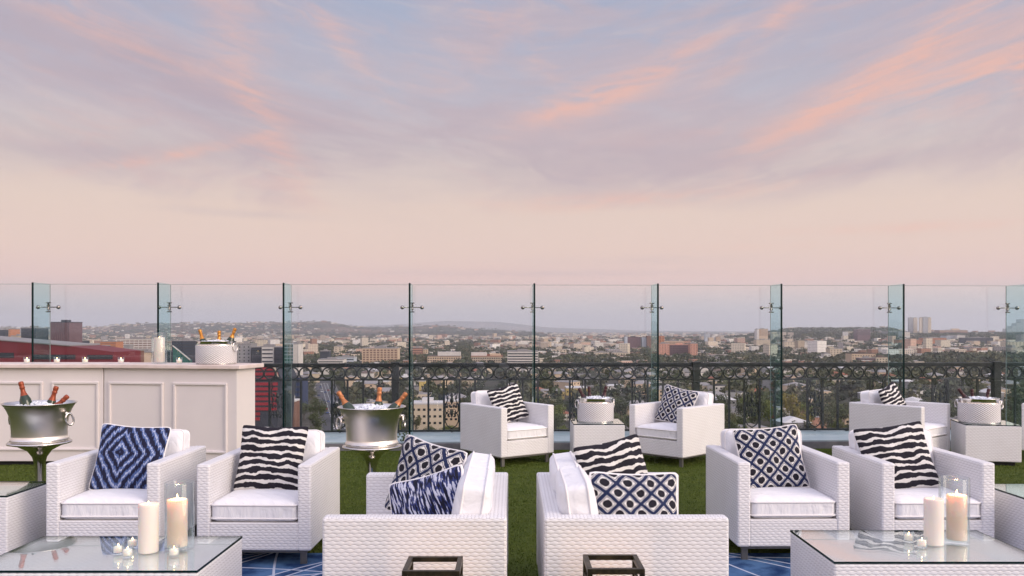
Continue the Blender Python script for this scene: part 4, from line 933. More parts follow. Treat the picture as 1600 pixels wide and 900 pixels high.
LM = [
 (566, 621, 544.5, 1338, 30, 'b_tan', 'tan office block with a grid of deep windows behind the railing', dict(grid=(10, 7, .62, .55), ribs=10, wm='b_brown', yb=None)),
 (793, 841, 549.5, 1173, 40, 'b_white', 'white parking block with four dark open floors', dict(bands=(5, .42, 'b_glass'))),
 (371, 392, 538, 897, 22, 'b_grey', 'grey tower with small square windows beside the bar bucket', dict(grid=(3, 9, .26, .36))),
 (393, 441, 543, 890, 24, 'b_dark', 'dark glass office block with a pale striped middle', dict(bands=(9, .12, 'b_glass'))),
 (409, 427, 542, 887, 3, 'b_white', 'pale striped stair front on the dark office block', dict(bands=(10, .34, 'b_dark'))),
 (444, 458, 536, 870, 20, 'b_pale', 'green glass tower behind the third glass fin', dict(grid=(3, 12, .8, .8), wm='b_green_glass')),
 (459, 466, 538, 868, 20, 'b_white', 'white finned end tower beside the green glass tower', dict(ribs=2)),
 (500, 514, 549, 1271, 16, 'b_dark', 'small dark block on top of the low white offices', dict()),
 (497, 536, 562, 1210, 26, 'b_white', 'low white office with long dark window strips', dict(bands=(4, .35, 'b_glass'))),
 (524, 553, 558.5, 1280, 24, 'b_pale', 'low pale office with window strips left of the tan block', dict(bands=(4, .35, 'b_glass'))),
 (522, 534, 541.5, 1816, 16, 'b_cream', 'slim cream tower among far houses', dict(grid=(2, 5, .3, .4))),
 (668, 719, 557, 1338, 30, 'b_tan', 'long tan apartment block below the brown hill', dict(grid=(14, 3, .5, .5), roof='r_brown', extras=((.3, 1, 7, 12, 'b_white'),))),
 (736, 785, 557, 1315, 30, 'b_beige', 'long beige apartment block left of the fifth glass fin', dict(grid=(14, 3, .5, .5), roof='r_terra', extras=((.0, .5, 6, 12, 'b_white'), (.6, .95, 4, 10, 'b_tan')))),
 (643, 660, 543.5, 1695, 20, 'b_brown', 'brown brick block behind the fourth glass fin', dict(bands=(5, .3, 'b_pink'))),
 (661, 668, 546, 1700, 14, 'b_tan', 'narrow tan block beside the brown brick block', dict(grid=(2, 4, .4, .4))),
 (863, 885, 546, 1860, 24, 'b_cream', 'cream church hall with stepped roofs', dict(grid=(4, 2, .3, .5), extras=((.3, .7, 5, 8, 'b_cream'),))),
 (895, 905, 537, 2243, 18, 'b_orange', 'small orange tower among white houses', dict(grid=(2, 4, .4, .4))),
 (929, 952, 551, 1623, 20, 'b_cream', 'cream apartment block, left one of a pair', dict(grid=(6, 3, .4, .45))),
 (957, 981, 551, 1615, 20, 'b_cream', 'cream apartment block, right one of a pair', dict(grid=(6, 3, .4, .45))),
 (979, 1001, 527, 2243, 26, 'b_purple', 'brown tower with pale blue edges left of the pink apartments', dict(ribs=0, roof='r_dark', extras=())),
 (977, 980.5, 526, 2235, 26, 'b_pale', 'pale blue edge tower of the brown tower', dict()),
 (1003, 1010, 527, 2240, 20, 'b_pale', 'pale narrow tower right of the brown tower', dict()),
 (1011, 1019, 525, 2230, 20, 'b_brown', 'dark brown narrow tower left of the sixth glass fin', dict()),
 (1029, 1046, 537, 1623, 20, 'b_pink', 'left wing of the large pink apartment complex', dict(grid=(4, 6, .25, .35))),
 (1047, 1078, 539, 1650, 20, 'b_purple', 'middle wing, coloured as shaded, of the large pink apartment complex', dict(grid=(10, 6, .4, .45), roof='b_pink')),  # shadow on this wing put into its wall colour
 (1079, 1090, 537, 1618, 22, 'b_pink', 'right wing of the large pink apartment complex', dict(grid=(3, 7, .3, .4))),
 (1030, 1038, 525, 2050, 20, 'b_orange', 'orange tower behind the pink apartments', dict(grid=(2, 5, .4, .4))),
 (1038, 1068, 533, 2100, 24, 'b_tan', 'tan block behind the pink apartments', dict(bands=(3, .4, 'b_brown'))),
 (1102, 1109, 521, 3316, 20, 'b_pale', 'slim pale blue tower on the skyline', dict(bands=(5, .3, 'b_grey'))),
 (1113, 1118, 524, 3316, 20, 'b_white', 'narrow white tower right of the slim pale blue tower', dict()),
 (1119, 1126, 526, 3310, 20, 'b_tan', 'short tan tower right of two slim towers', dict(bands=(3, .3, 'b_brown'))),
 (1186, 1200, 514, 3250, 30, 'b_tan', 'tan office tower with white side on the skyline', dict(bands=(7, .35, 'b_brown'))),
 (1182.5, 1186, 514.5, 3240, 30, 'b_white', 'white side slab of the tan skyline tower', dict()),
 (1182, 1204, 531, 2600, 30, 'b_cream', 'cream long block below the skyline tower', dict(bands=(3, .4, 'b_beige'))),
 (1147, 1161, 544, 1900, 20, 'b_pale', 'low pale blue block left of cream villas', dict(bands=(2, .4, 'b_grey'))),
 (1226, 1247, 534, 2300, 24, 'b_cream', 'cream stepped block right of the seventh glass fin', dict(grid=(5, 2, .4, .4), extras=((.25, .6, 7, 8, 'b_cream'),))),
 (1252, 1270, 534, 2350, 20, 'b_white', 'white terrace with dark square windows', dict(grid=(5, 2, .4, .45))),
 (1297, 1316, 545, 1589, 22, 'b_cream', 'cream apartment block with pairs of square windows', dict(grid=(4, 5, .35, .4), extras=((.0, .4, 3, 8, 'b_cream'),))),
 (1288, 1298, 553, 1570, 18, 'b_white', 'white annex left of the cream apartment block', dict(grid=(2, 3, .3, .4))),
 (1331, 1368, 553, 1362, 26, 'b_tan', 'wide tan apartment block with rows of windows', dict(grid=(9, 5, .42, .45), roof='r_brown')),
 (1343, 1368, 560, 1330, 14, 'b_purple', 'purple brown lower wing before the wide tan block', dict(bands=(3, .4, 'b_glass'))),
 (1369, 1387, 558.5, 1345, 22, 'b_cream', 'cream block with brown roof next to the wide tan block', dict(grid=(4, 3, .45, .4), roof='r_brown')),
 (1340, 1360, 514.5, 3250, 40, 'b_purple', 'dark purple slab building on the wooded skyline', dict(bands=(6, .3, 'b_dark'))),
 (1387, 1410, 518, 3600, 60, 'b_grey', 'grey glass block behind the eighth glass fin', dict(bands=(5, .3, 'b_dark'))),
 (1410, 1422, 519, 3500, 40, 'b_white', 'white end of the grey glass block', dict(bands=(4, .3, 'b_tan'))),
 (1405, 1440, 531, 2800, 40, 'b_orange', 'long orange brick block in the right midground', dict(bands=(3, .35, 'b_brown'))),
 (1444, 1479, 528, 2900, 40, 'b_orange', 'low orange brick block below the twin towers', dict(bands=(3, .35, 'b_brown'))),
 (1420, 1427, 496.5, 4500, 10, 'b_grey', 'left twin tower, half coloured grey as shaded', dict(bands=(18, .3, 'b_pale'))),  # lit and shaded faces of both twin towers painted as wall colours
 (1427.4, 1433.5, 496.5, 4502, 10, 'b_cream', 'left twin tower, half coloured cream as lit', dict(bands=(18, .25, 'b_white'))),
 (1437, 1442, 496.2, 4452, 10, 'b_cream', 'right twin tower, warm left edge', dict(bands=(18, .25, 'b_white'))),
 (1442.3, 1450, 495.6, 4448, 10, 'b_grey', 'right twin tower, middle coloured grey as shaded', dict(bands=(18, .3, 'b_pale'))),
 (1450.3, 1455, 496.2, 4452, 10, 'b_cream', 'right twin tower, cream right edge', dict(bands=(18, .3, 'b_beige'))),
 (1468, 1512, 516, 4600, 60, 'b_brown', 'long brown hall on the right skyline', dict(bands=(2, .3, 'b_tan'), extras=((.5, .75, 9, 20, 'b_tan'),))),
 (1479, 1495, 525, 3400, 50, 'b_pale', 'pale banded office under the brown hall', dict(bands=(4, .35, 'b_grey'))),
 (1495.3, 1508, 524, 3380, 50, 'b_white', 'white office next to the pale banded office', dict(bands=(4, .25, 'b_grey'))),
 (1510, 1552, 528, 3000, 50, 'b_dark', 'long dark low hall in the right midground', dict()),
 (1574, 1581, 513.5, 9000, 90, 'b_grey', 'lowest of the hazy stepped towers at the right edge', dict()),
 (1581.4, 1588, 509.5, 9000, 90, 'b_grey', 'second lowest of the hazy stepped towers at the right edge', dict()),
 (1588.4, 1595, 505, 9000, 90, 'b_grey', 'second tallest of the hazy stepped towers at the right edge', dict()),
 (1595.4, 1606, 499, 9000, 90, 'b_grey', 'tallest of the hazy stepped towers at the right edge', dict()),
 (1575, 1640, 534, 2500, 40, 'b_cream', 'cream block seen through the last glass fin', dict(grid=(12, 3, .4, .4))),
 (642, 692, 632, 466, 16, 'b_cream', 'cream office with dark window pairs below the railing', dict(grid=(6, 3, .5, .34), roof='r_white')),
 (694, 716, 628, 500, 14, 'b_tan', 'tan office wing at the right of the cream office', dict(grid=(3, 3, .5, .34), roof='r_white')),
 (553, 578, 598, 800, 20, 'b_cream', 'blank cream warehouse, left of two', dict(roof='r_white')),
 (580, 606, 597, 806, 20, 'b_cream', 'blank cream warehouse, right of two', dict(roof='r_white')),
 (624, 640, 590, 860, 18, 'b_yellow', 'yellow warehouse behind the fourth glass fin', dict(roof='r_white')),
 (655, 664, 596, 760, 9, 'b_yellow', 'narrow yellow billboard wall between trees', dict(roof='r_white')),
 (846, 882, 612, 700, 20, 'b_yellow', 'long yellow low shop building behind the middle bucket', dict(grid=(9, 1, .5, .4), roof='r_grey')),
 (885, 918, 607, 740, 20, 'b_yellow', 'pale yellow shop row right of the long yellow building', dict(grid=(8, 1, .5, .4), roof='r_white')),
 (940, 975, 604, 760, 20, 'b_white', 'long white shed behind the lattice pillow armchair', dict(roof='r_white')),
 (443, 473, 590, 600, 16, 'b_blue', 'blue glass building behind the third glass fin', dict(bands=(4, .3, 'b_dark'))),
 (448, 460, 628, 480, 12, 'b_brown', 'small brown kiosk building beside the street', dict(roof='r_white')),
 (-2, 8, 515.5, 1500, 30, 'b_dark', 'dark block at the left edge of the skyline', dict()),
 (8.5, 16, 514.5, 1510, 30, 'b_orange', 'orange wall beside the left edge dark block', dict(bands=(4, .3, 'b_tan'))),
 (17, 29, 525, 1400, 30, 'b_beige', 'low beige block on the left above the red roof', dict(bands=(2, .4, 'b_grey'))),
 (33, 56, 513, 1100, 30, 'b_dark', 'dark glass slab behind the first glass fin', dict(bands=(6, .15, 'b_glass'))),
 (80, 108.5, 504, 1000, 30, 'b_purple', 'tall purple brown slab right of the first glass fin', dict(ribs=9, roof='b_dark')),
 (111, 125, 533, 1050, 24, 'b_dark', 'small dark block right of the tall brown slab', dict(bands=(4, .2, 'b_glass'))),
 (126, 157, 541, 1000, 24, 'b_dark', 'long dark low block above the red building', dict(bands=(3, .2, 'b_glass'))),
 (157, 181, 534, 1250, 24, 'b_orange', 'orange brick building with strip windows', dict(bands=(3, .2, 'b_brown'))),
 (182, 237, 530, 1350, 26, 'b_white', 'white apartment block with rows of balconies', dict(bands=(7, .4, 'b_brown'), ribs=8)),
 (180, 210, 547, 900, 22, 'b_cream', 'cream stucco block left of the bar candle', dict(roof='b_cream')),
 (204, 239, 551, 820, 22, 'b_tan', 'tan rounded block behind the bar candle', dict(roof='r_grey')),
 (268, 304, 533, 1000, 30, 'b_dark', 'dark blue glass block left of the bar ice bucket', dict(bands=(6, .2, 'b_glass_blue'))),
]
for (p0, p1, yt, D, dp_, wl, lab, kw) in LM:
    kw = {k: v for k, v in kw.items() if v is not None}; building(p0, p1, yt, D, dp_, wl, lab, **kw)
# red building with sloping roofline behind the bar
D = 360; t_ = empty('building', (0, D, GZ), 0, 'bright red building with a long sloping roofline behind the bar', 'building')
def zz(y): return PZ(y, D)-GZ
MB().prism([(PX(-60, D), 0), (PX(178, D), 0), (PX(178, D), zz(550)), (PX(110, D), zz(541)), (PX(-60, D), zz(527))], 0, 26).build('wall', 'b_maroon', t_)
MB().prism([(PX(-60, D), zz(527)+.02), (PX(110, D), zz(541)+.02), (PX(110, D), zz(541)+.45), (PX(-60, D), zz(527)+.45)], -.6, 26).build('roof', 'r_grey', t_)
MB().prism([(PX(28, D), zz(552.5)), (PX(49, D), zz(552.5)), (PX(49, D), zz(536.5)), (PX(28, D), zz(534.8))], -.4, -.02).build('panel', 'b_red_dark', t_)
MB().box(PX(-60, D), PX(22, D), -.35, .0, zz(559), zz(551)).build('window_band', 'b_glass', t_)
MB().box(PX(52, D), PX(118, D), -.35, .0, zz(561), zz(554)).build('window_band', 'b_glass', t_)
MB().box(PX(137, D), PX(176, D), -.35, .0, zz(561), zz(554.5)).build('window_band', 'b_glass', t_)
keep.append((PX(60, D), D, 90))
building(178, 206, 549, 420, 14, 'b_brown', 'reddish low roof block beside the sloping red building')
# red striped building right of the bar
D = 425; x0, x1 = PX(310, D), PX(441, D)
t_ = empty('building', (x0, D, GZ), 0, 'dark building with bright red stripes seen right of the bar', 'building')
hh = PZ(573, D)-GZ; w_ = x1-x0
MB().prism([(0, 0), (w_-3, 0), (w_-1.5, hh*.55), (w_-.2, hh-6), (w_-3.2, hh), (0, hh)], 0, 30).build('wall', 'b_dark', t_)
for k in range(11):
    z = hh-1.1-k*2.45
    if z < 2: break
    MB().box(0, w_-1.8-k*.12-(2.2 if k == 0 else 0)-(8 if k > 8 else 0), -.5, .02, z-.72, z+.72).build('red_stripe', 'b_red', t_)
MB().prism([(w_-2.6, hh-6.0), (w_-1.4, hh-6.0), (w_-3.4, hh+.2), (w_-4.4, hh+.2)], -.7, -.1).build('slanted_trim', 'b_cream', t_)
keep.append((x0+w_/2, D+15, 34))
# green wedge building
D = 620; t_ = empty('building', (PX(270, D), D, GZ), 0, 'green glass wedge wall with a white sloping edge left of the bar bucket', 'building')
h1 = PZ(541, D)-GZ; h2 = PZ(563, D)-GZ; ww = PX(297, D)-PX(270, D)
MB().prism([(0, 0), (ww, 0), (ww, h2), (0, h1)], 0, 4).build('wall', 'b_green_glass', t_)
MB().prism([(0, h1+.02), (ww, h2+.02), (ww, h2+.9), (0, h1+.9)], -.5, -.05).build('roof_edge', 'b_white', t_)
MB().box(-14, -.2, 0, 20, 0, h1-4).build('wing', 'b_dark', t_)

# street with traffic
def gpt(px, y): D = (EYE-GZ)*F/(y-HY); return Vector((PX(px, D), D, GZ))
sa, sb = gpt(548, 720), gpt(503, 590); du = (sb-sa).normalized(); dv = Vector((-du.y, du.x, 0)); Ls = (sb-sa).length
def strip(name, w0, w1, z, mt, l0=0, l1=None):
    l1 = Ls if l1 is None else l1
    mb = MB(); q = [sa+du*l0+dv*w0, sa+du*l0+dv*w1, sa+du*l1+dv*w1, sa+du*l1+dv*w0]; mb.v = [(p.x, p.y, GZ+z) for p in q]; mb.face((3, 2, 1, 0)); return mb.build(name, mt)
struct(strip('road', -9, 9, .10, 'asphalt'))
q = MB()
for k in range(46):
    for off in (-3, 0, 3):
        l = k*12+2; b = len(q.v); pts = [sa+du*l+dv*(off-.25), sa+du*l+dv*(off+.25), sa+du*(l+5)+dv*(off+.25), sa+du*(l+5)+dv*(off-.25)]
        q.v += [(p.x, p.y, GZ+.16) for p in pts]; q.face((b+3, b+2, b+1, b))
struct(q.build('road_markings', 'line_white'))
struct(strip('pavement', 9, 11, .22, 'pavement_grey')); struct(strip('pavement', -11, -9, .22, 'pavement_grey'))
for k in range(0, 24): keep.append((*(sa+du*k*Ls/23).xy, 10))
for nm_, c_ in (('car_white', (.7, .7, .7)), ('car_dark', (.03, .03, .035)), ('car_blue', (.03, .08, .25)), ('car_red', (.3, .03, .03)), ('car_silver', (.35, .36, .38))): mat(nm_, c_, .3, coat=.6)
def car(mt):
    t_ = empty('car')
    mb = MB().prism([(-2.2, .35), (2.2, .35), (2.25, .75), (1.3, .95), (-1.9, 1.0), (-2.25, .8)], -.9, .9); mb.build('body', mt, t_, bevel=.06)
    MB().prism([(-1.75, .98), (1.15, .94), (.55, 1.42), (-1.2, 1.45)], -.78, .78).build('cabin', 'b_glass', t_, bevel=.05)
    for sx_ in (-1.35, 1.35):
        for sy_ in (-.85, .85): MB().lathe([(0, -.1), (.33, -.1), (.33, .1), (0, .1)], 12, mtx=Matrix.Translation((sx_, sy_, .33)) @ Matrix.Rotation(R(90), 4, 'X')).build('wheel', 'dark_gap', t_)
    return t_
cars = {}; ccount = {}; ordc = ordn + ['eleventh', 'twelfth', 'thirteenth', 'fourteenth', 'fifteenth', 'sixteenth', 'seventeenth']
cn_ = dict(car_white='white', car_dark='black', car_blue='blue', car_red='red', car_silver='silver')
th0 = math.atan2(du.y, du.x)
for k in range(40):
    mt = rng.choice(list(cn_)); l = 20+k*12.5+rng.uniform(-4, 4); lane = rng.choice((-7.8, -4.6, -1.6, 1.6, 4.6, 7.8)); p = sa+du*l+dv*lane
    ccount[mt] = ccount.get(mt, 0)+1
    lab = '%s car %s the wide street below, %s nearest %s one' % (cn_[mt], 'parked along' if abs(lane) > 7 else 'driving on', ordc[ccount[mt]], cn_[mt])
    if mt not in cars: o = cars[mt] = car(mt)
    else: o = copy_tree(cars[mt])
    o.location = (p.x, p.y, GZ+.17); o.rotation_euler = (0, 0, th0); tag(o, lab, 'car', 'cars on the street below')

# ---- trees
def leaf_cards(nl, rx_, rz_, size, rr, zc, lobes):
    """numpy cloud of leaf-clump triangles inside a lumpy crown"""
    V = []; 
    for k in range(nl):
        lx, ly, lz, lr = lobes[rr.randint(len(lobes))]
        d = rr.normal(size=3); d /= np.linalg.norm(d)+1e-9; q = lr*(rr.rand()**.45)
        c_ = np.array([lx, ly, lz])+d*q*np.array([rx_, rx_, rz_])+np.array([0, 0, zc])
        a = rr.normal(size=3); a /= np.linalg.norm(a); b_ = np.cross(a, d); b_ /= np.linalg.norm(b_)+1e-9; s_ = size*rr.uniform(.6, 1.5)
        V += [c_+a*s_, c_-a*s_*.5+b_*s_*.8, c_-a*s_*.5-b_*s_*.8]
    return np.array(V)
def tree_mat(name, c1, c2): return mottled(name, c1, c2, .35, .75, detail=6)
tree_mat('leaf_dark', (.034, .046, .018), (.062, .074, .030)); tree_mat('leaf_mid', (.048, .066, .020), (.088, .104, .036)); tree_mat('leaf_olive', (.062, .066, .026), (.105, .10, .045))
tree_mat('leaf_yellow', (.16, .14, .020), (.26, .20, .03)); tree_mat('leaf_lime', (.10, .13, .02), (.15, .17, .035)); mottled('bark', (.10, .08, .06), (.06, .05, .04), 2)
def tree_proto(kind, seed):
    rr = np.random.RandomState(seed); t_ = empty('broadleaf_tree')
    lobes = [(rr.uniform(-.5, .5), rr.uniform(-.5, .5), rr.uniform(-.35, .45), rr.uniform(.32, .55)) for _ in range(9)]
    lobes = [(a*1.0, b*1.0, c_, d) for a, b, c_, d in lobes]
    Vv = leaf_cards(900, 1.0, .9, .065, rr, 1.15, lobes)
    mb = MB(); mb.v = [tuple(p) for p in Vv]; mb.f = [(3*i, 3*i+1, 3*i+2) for i in range(len(Vv)//3)]; mb.sm = [False]*len(mb.f)
    mb.build('crown', kind, t_, uvs=np.zeros((len(Vv), 2)))
    tb = MB().tube([(0, 0, 0), (.01, .01, .4), (0, 0, .9), (.02, 0, 1.2)], [.06, .045, .03, .015], 7)
    for k in range(4):
        a = rr.uniform(0, 6.28); tb.tube([(0, 0, .45+.1*k), (.25*math.cos(a), .25*math.sin(a), .8+.1*k), (.45*math.cos(a), .45*math.sin(a), 1.1+.08*k)], [.03, .02, .008], 5)
    tb.build('trunk', 'bark', t_); return t_
TP = {}
def tree(kind, X, Y, hgt, wd_, lab, group='street and garden trees in the city'):
    k = (kind, rng.randint(0, 1))
    if k not in TP: TP[k] = o = tree_proto(kind, 50+len(TP))
    else: o = copy_tree(TP[k])
    o.location = (X, Y, hg(X, Y)); o.rotation_euler = (0, 0, rng.uniform(0, 6.28)); s_ = hgt/2.0; o.scale = (wd_/1.9, wd_/1.9, s_)
    return tag(o, lab, 'tree', group)
TC = dict(leaf_dark='dark green', leaf_mid='mid green', leaf_olive='olive', leaf_yellow='yellow green', leaf_lime='light green')
for (px, D, h_, w_, kd, lab) in [
  (1238, 470, 23, 13, 'leaf_yellow', 'tall yellow green tree behind the seventh glass fin'), (1256, 455, 15, 11, 'leaf_yellow', 'shorter yellow tree right of the tall yellow green one'),
  (1150, 460, 14, 13, 'leaf_lime', 'light green tree low behind the railing near the lattice armchair'), (1175, 470, 16, 14, 'leaf_mid', 'round green tree between two railing medallions'),
  (1205, 480, 17, 12, 'leaf_lime', 'light green tree just left of the seventh glass fin'), (1300, 470, 18, 16, 'leaf_mid', 'broad green tree left of the far right armchair'),
  (1280, 520, 15, 14, 'leaf_dark', 'dark tree behind the broad green tree'), (870, 470, 12, 12, 'leaf_mid', 'green tree low behind the striped armchair'),
  (985, 470, 12, 12, 'leaf_lime', 'bright green tree behind the cube table'), (1105, 480, 15, 14, 'leaf_dark', 'dark tree right of the lattice armchair'),
  (700, 455, 7, 12, 'leaf_lime', 'low rounded green tree before the cream office'), (672, 458, 6, 9, 'leaf_mid', 'small green tree before the cream office'),
  (650, 456, 13, 7, 'leaf_olive', 'thin olive tree at the left corner of the cream office'), (395, 440, 9, 14, 'leaf_lime', 'light green tree below the red striped building'),
  (415, 432, 12, 14, 'leaf_mid', 'green tree below the right part of the red striped building'), (380, 425, 10, 12, 'leaf_dark', 'dark tree beside the bar end below the red stripes'),
  (440, 470, 12, 12, 'leaf_mid', 'green tree by the third glass fin'), (475, 540, 13, 15, 'leaf_mid', 'green tree left of the wide street'), (480, 640, 13, 15, 'leaf_olive', 'olive tree left of the wide street'),
  (568, 560, 13, 14, 'leaf_mid', 'green tree behind the orange topped bottles'), (590, 640, 13, 15, 'leaf_dark', 'dark tree in front of the cream warehouses'), (620, 600, 14, 14, 'leaf_dark', 'dark tree by the railing post'),
  (560, 720, 12, 14, 'leaf_olive', 'olive tree in front of the left cream warehouse'), (1400, 460, 15, 15, 'leaf_dark', 'dark tree behind the far striped pillow'),
  (1450, 480, 16, 16, 'leaf_mid', 'green tree behind the far right armchair arm'), (1480, 500, 16, 15, 'leaf_dark', 'dark tree left of the far right bucket'), (1570, 470, 17, 17, 'leaf_mid', 'green tree right of the far right bucket')]:
    X = PX(px, D); tree(kd, X, D, h_, w_, lab); keep.append((X, D, w_*.5))
for k in range(22):
    sd_ = 1 if k % 2 else -1; p = sa+du*(30+k*23+rng.uniform(-5, 5))+dv*(sd_*rng.uniform(12, 15)); kd = rng.choice(['leaf_mid', 'leaf_dark', 'leaf_olive'])
    tree(kd, p.x, p.y, rng.uniform(8, 12), rng.uniform(8, 11), '%s street tree on the %s kerb, %s nearest one' % (TC[kd], 'left' if sd_ > 0 else 'right', (ordn[1:]+['eleventh'])[k//2])); keep.append((p.x, p.y, 4))
# palms
def palm_proto():
    t_ = empty('palm_tree'); rr = random.Random(5); mb = MB()
    for k in range(26):
        a = rr.uniform(0, 6.28); e = rr.uniform(-.5, 1.0); L = rr.uniform(1.6, 2.3); d = Vector((math.cos(a)*math.cos(e), math.sin(a)*math.cos(e), math.sin(e))); sd_ = Vector((-math.sin(a), math.cos(a), 0))*.22
        p0 = Vector((0, 0, 16)); p1 = p0+d*L*.5+Vector((0, 0, .1)); p2 = p0+d*L+Vector((0, 0, -.7)); b = len(mb.v)
        mb.v += [tuple(p0), tuple(p1+sd_), tuple(p2), tuple(p1-sd_)]; mb.face((b, b+1, b+2, b+3))
    mb.build('crown', 'leaf_dark', t_); MB().tube([(0, 0, 0), (.15, 0, 8), (0, 0, 16)], [.3, .22, .18], 6).build('trunk', 'bark', t_); return t_
pp_ = None
ordp = ['seventh', 'ninth', 'tenth', 'eleventh', 'twelfth', 'thirteenth', 'fourteenth', 'fifteenth', 'sixteenth', 'third', 'second', 'first', 'eighth', 'fourth']
ordp = [ ['first','second','third','fourth','fifth','sixth','seventh','eighth','ninth','tenth','eleventh','twelfth','thirteenth','fourteenth'][sorted([871,1052,1097,1130,1168,1253,1262,1330,1385,760,540,486,1000,930]).index(q)] for q in [871,1052,1097,1130,1168,1253,1262,1330,1385,760,540,486,1000,930]]
for i, (px, D) in enumerate([(871, 1500), (1052, 1150), (1097, 1300), (1130, 1250), (1168, 1180), (1253, 1050), (1262, 1120), (1330, 1000), (1385, 1050), (760, 1000), (540, 900), (486, 820), (1000, 900), (930, 980)]):
    if pp_ is None: o = pp_ = palm_proto()
    else: o = copy_tree(pp_)
    X = PX(px, D); o.location = (X, D, hg(X, D)); o.rotation_euler = (0, 0, i); o.scale = (1.3, 1.3, rng.uniform(.8, 1.25)); tag(o, 'tall thin palm standing above the low houses, %s from the left' % ordp[i], 'palm tree', 'palms among the houses')

# ---- houses: individuals nearest, the rest as one mass
HP = []
def house_proto(seed):
    rr = random.Random(seed); wl = rr.choice(['b_cream', 'b_white', 'b_white', 'b_tan', 'b_beige', 'b_cream', 'b_pink', 'b_grey']); rf = rr.choice(['r_white', 'r_grey', 'r_terra', 'r_brown', 'r_grey', 'r_dark'])
    w_, d_, h_ = rr.uniform(9, 17), rr.uniform(10, 18), rr.choice([4, 6.5, 7, 9.5])
    t_ = empty('house'); MB().box(-w_/2, w_/2, -d_/2, d_/2, 0, h_).build('wall', wl, t_)
    hip = rf in ('r_terra', 'r_brown') or rr.random() < .2
    if hip:
        a, b_ = w_/2+.5, d_/2+.5; mb = MB(); mb.v = [(-a, -b_, h_+.02), (a, -b_, h_+.02), (a, b_, h_+.02), (-a, b_, h_+.02), (-a*.35, 0, h_+2.6), (a*.35, 0, h_+2.6)]
        for q in ((0, 1, 5, 4), (1, 2, 5), (2, 3, 4, 5), (3, 0, 4), (3, 2, 1, 0)): mb.face(q)
        mb.build('roof', rf, t_)
    else:
        mb = MB().box(-w_/2+.3, w_/2-.3, -d_/2+.3, d_/2-.3, h_+.02, h_+.2)
        mb.box(-w_*.2, 0, -d_*.1, d_*.1, h_+.22, h_+1.5); mb.build('roof', rf, t_)
    nf = max(1, int(h_//3)); nx = rr.randint(3, 5)
    for f_ in range(nf):
        for i in range(nx):
            o = bpy.data.objects.new('window', win_mesh(1.5, 1.3, 'b_glass')); COL.objects.link(o); o.parent = t_; o.location = (-w_/2+w_*(i+.5)/nx, -d_/2, 1.8+3*f_)
    return t_, NAME2COL[wl], ('hipped roof' if hip else 'flat roof')
def copy_far(o):      # without windows: too far to show them
    c = o.copy(); COL.objects.link(c)
    if o.name not in KIDS: KIDS[o.name] = list(o.children)
    for ch in KIDS[o.name]:
        if not ch.name.startswith('window'): q = ch.copy(); COL.objects.link(q); q.parent = c
    return c
keepA = np.array(keep)
def free(X, Y, r_=4): return bool(np.all((keepA[:, 0]-X)**2+(keepA[:, 1]-Y)**2 > (keepA[:, 2]+r_)**2))
lots = []; a0 = R(7); ca, sa_ = math.cos(a0), math.sin(a0)
for i in range(-60, 61):
    for j in range(0, 42):
        gx0 = i*27+(i//4)*12; gy0 = 400+j*30+(j//2)*10
        X = gx0*ca-gy0*sa_+gy0*.12; Y = gx0*sa_+gy0*ca
        if Y < 425 or Y > 1700: continue
        px = 800+F*X/Y
        if px < -130 or px > 1730: continue
        if px < 390 and Y < 700: continue
        lots.append((Y, X, px))
lots.sort()
houses_mass = []; trees_mass = []; ni = nt_ = 0; placed = []
panels = [-145, 51, 247, 443, 640, 835, 1028, 1221, 1412, 1603, 1790]
def whichpanel(px):
    for i in range(10):
        if px < panels[i+1]: return ordn[max(1, min(9, i))]
    return 'ninth'
def third(px):
    for i in range(10):
        if px < panels[i+1]:
            f_ = (px-panels[i])/(panels[i+1]-panels[i]); return 'left' if f_ < .34 else ('middle' if f_ < .67 else 'right')
    return 'right'
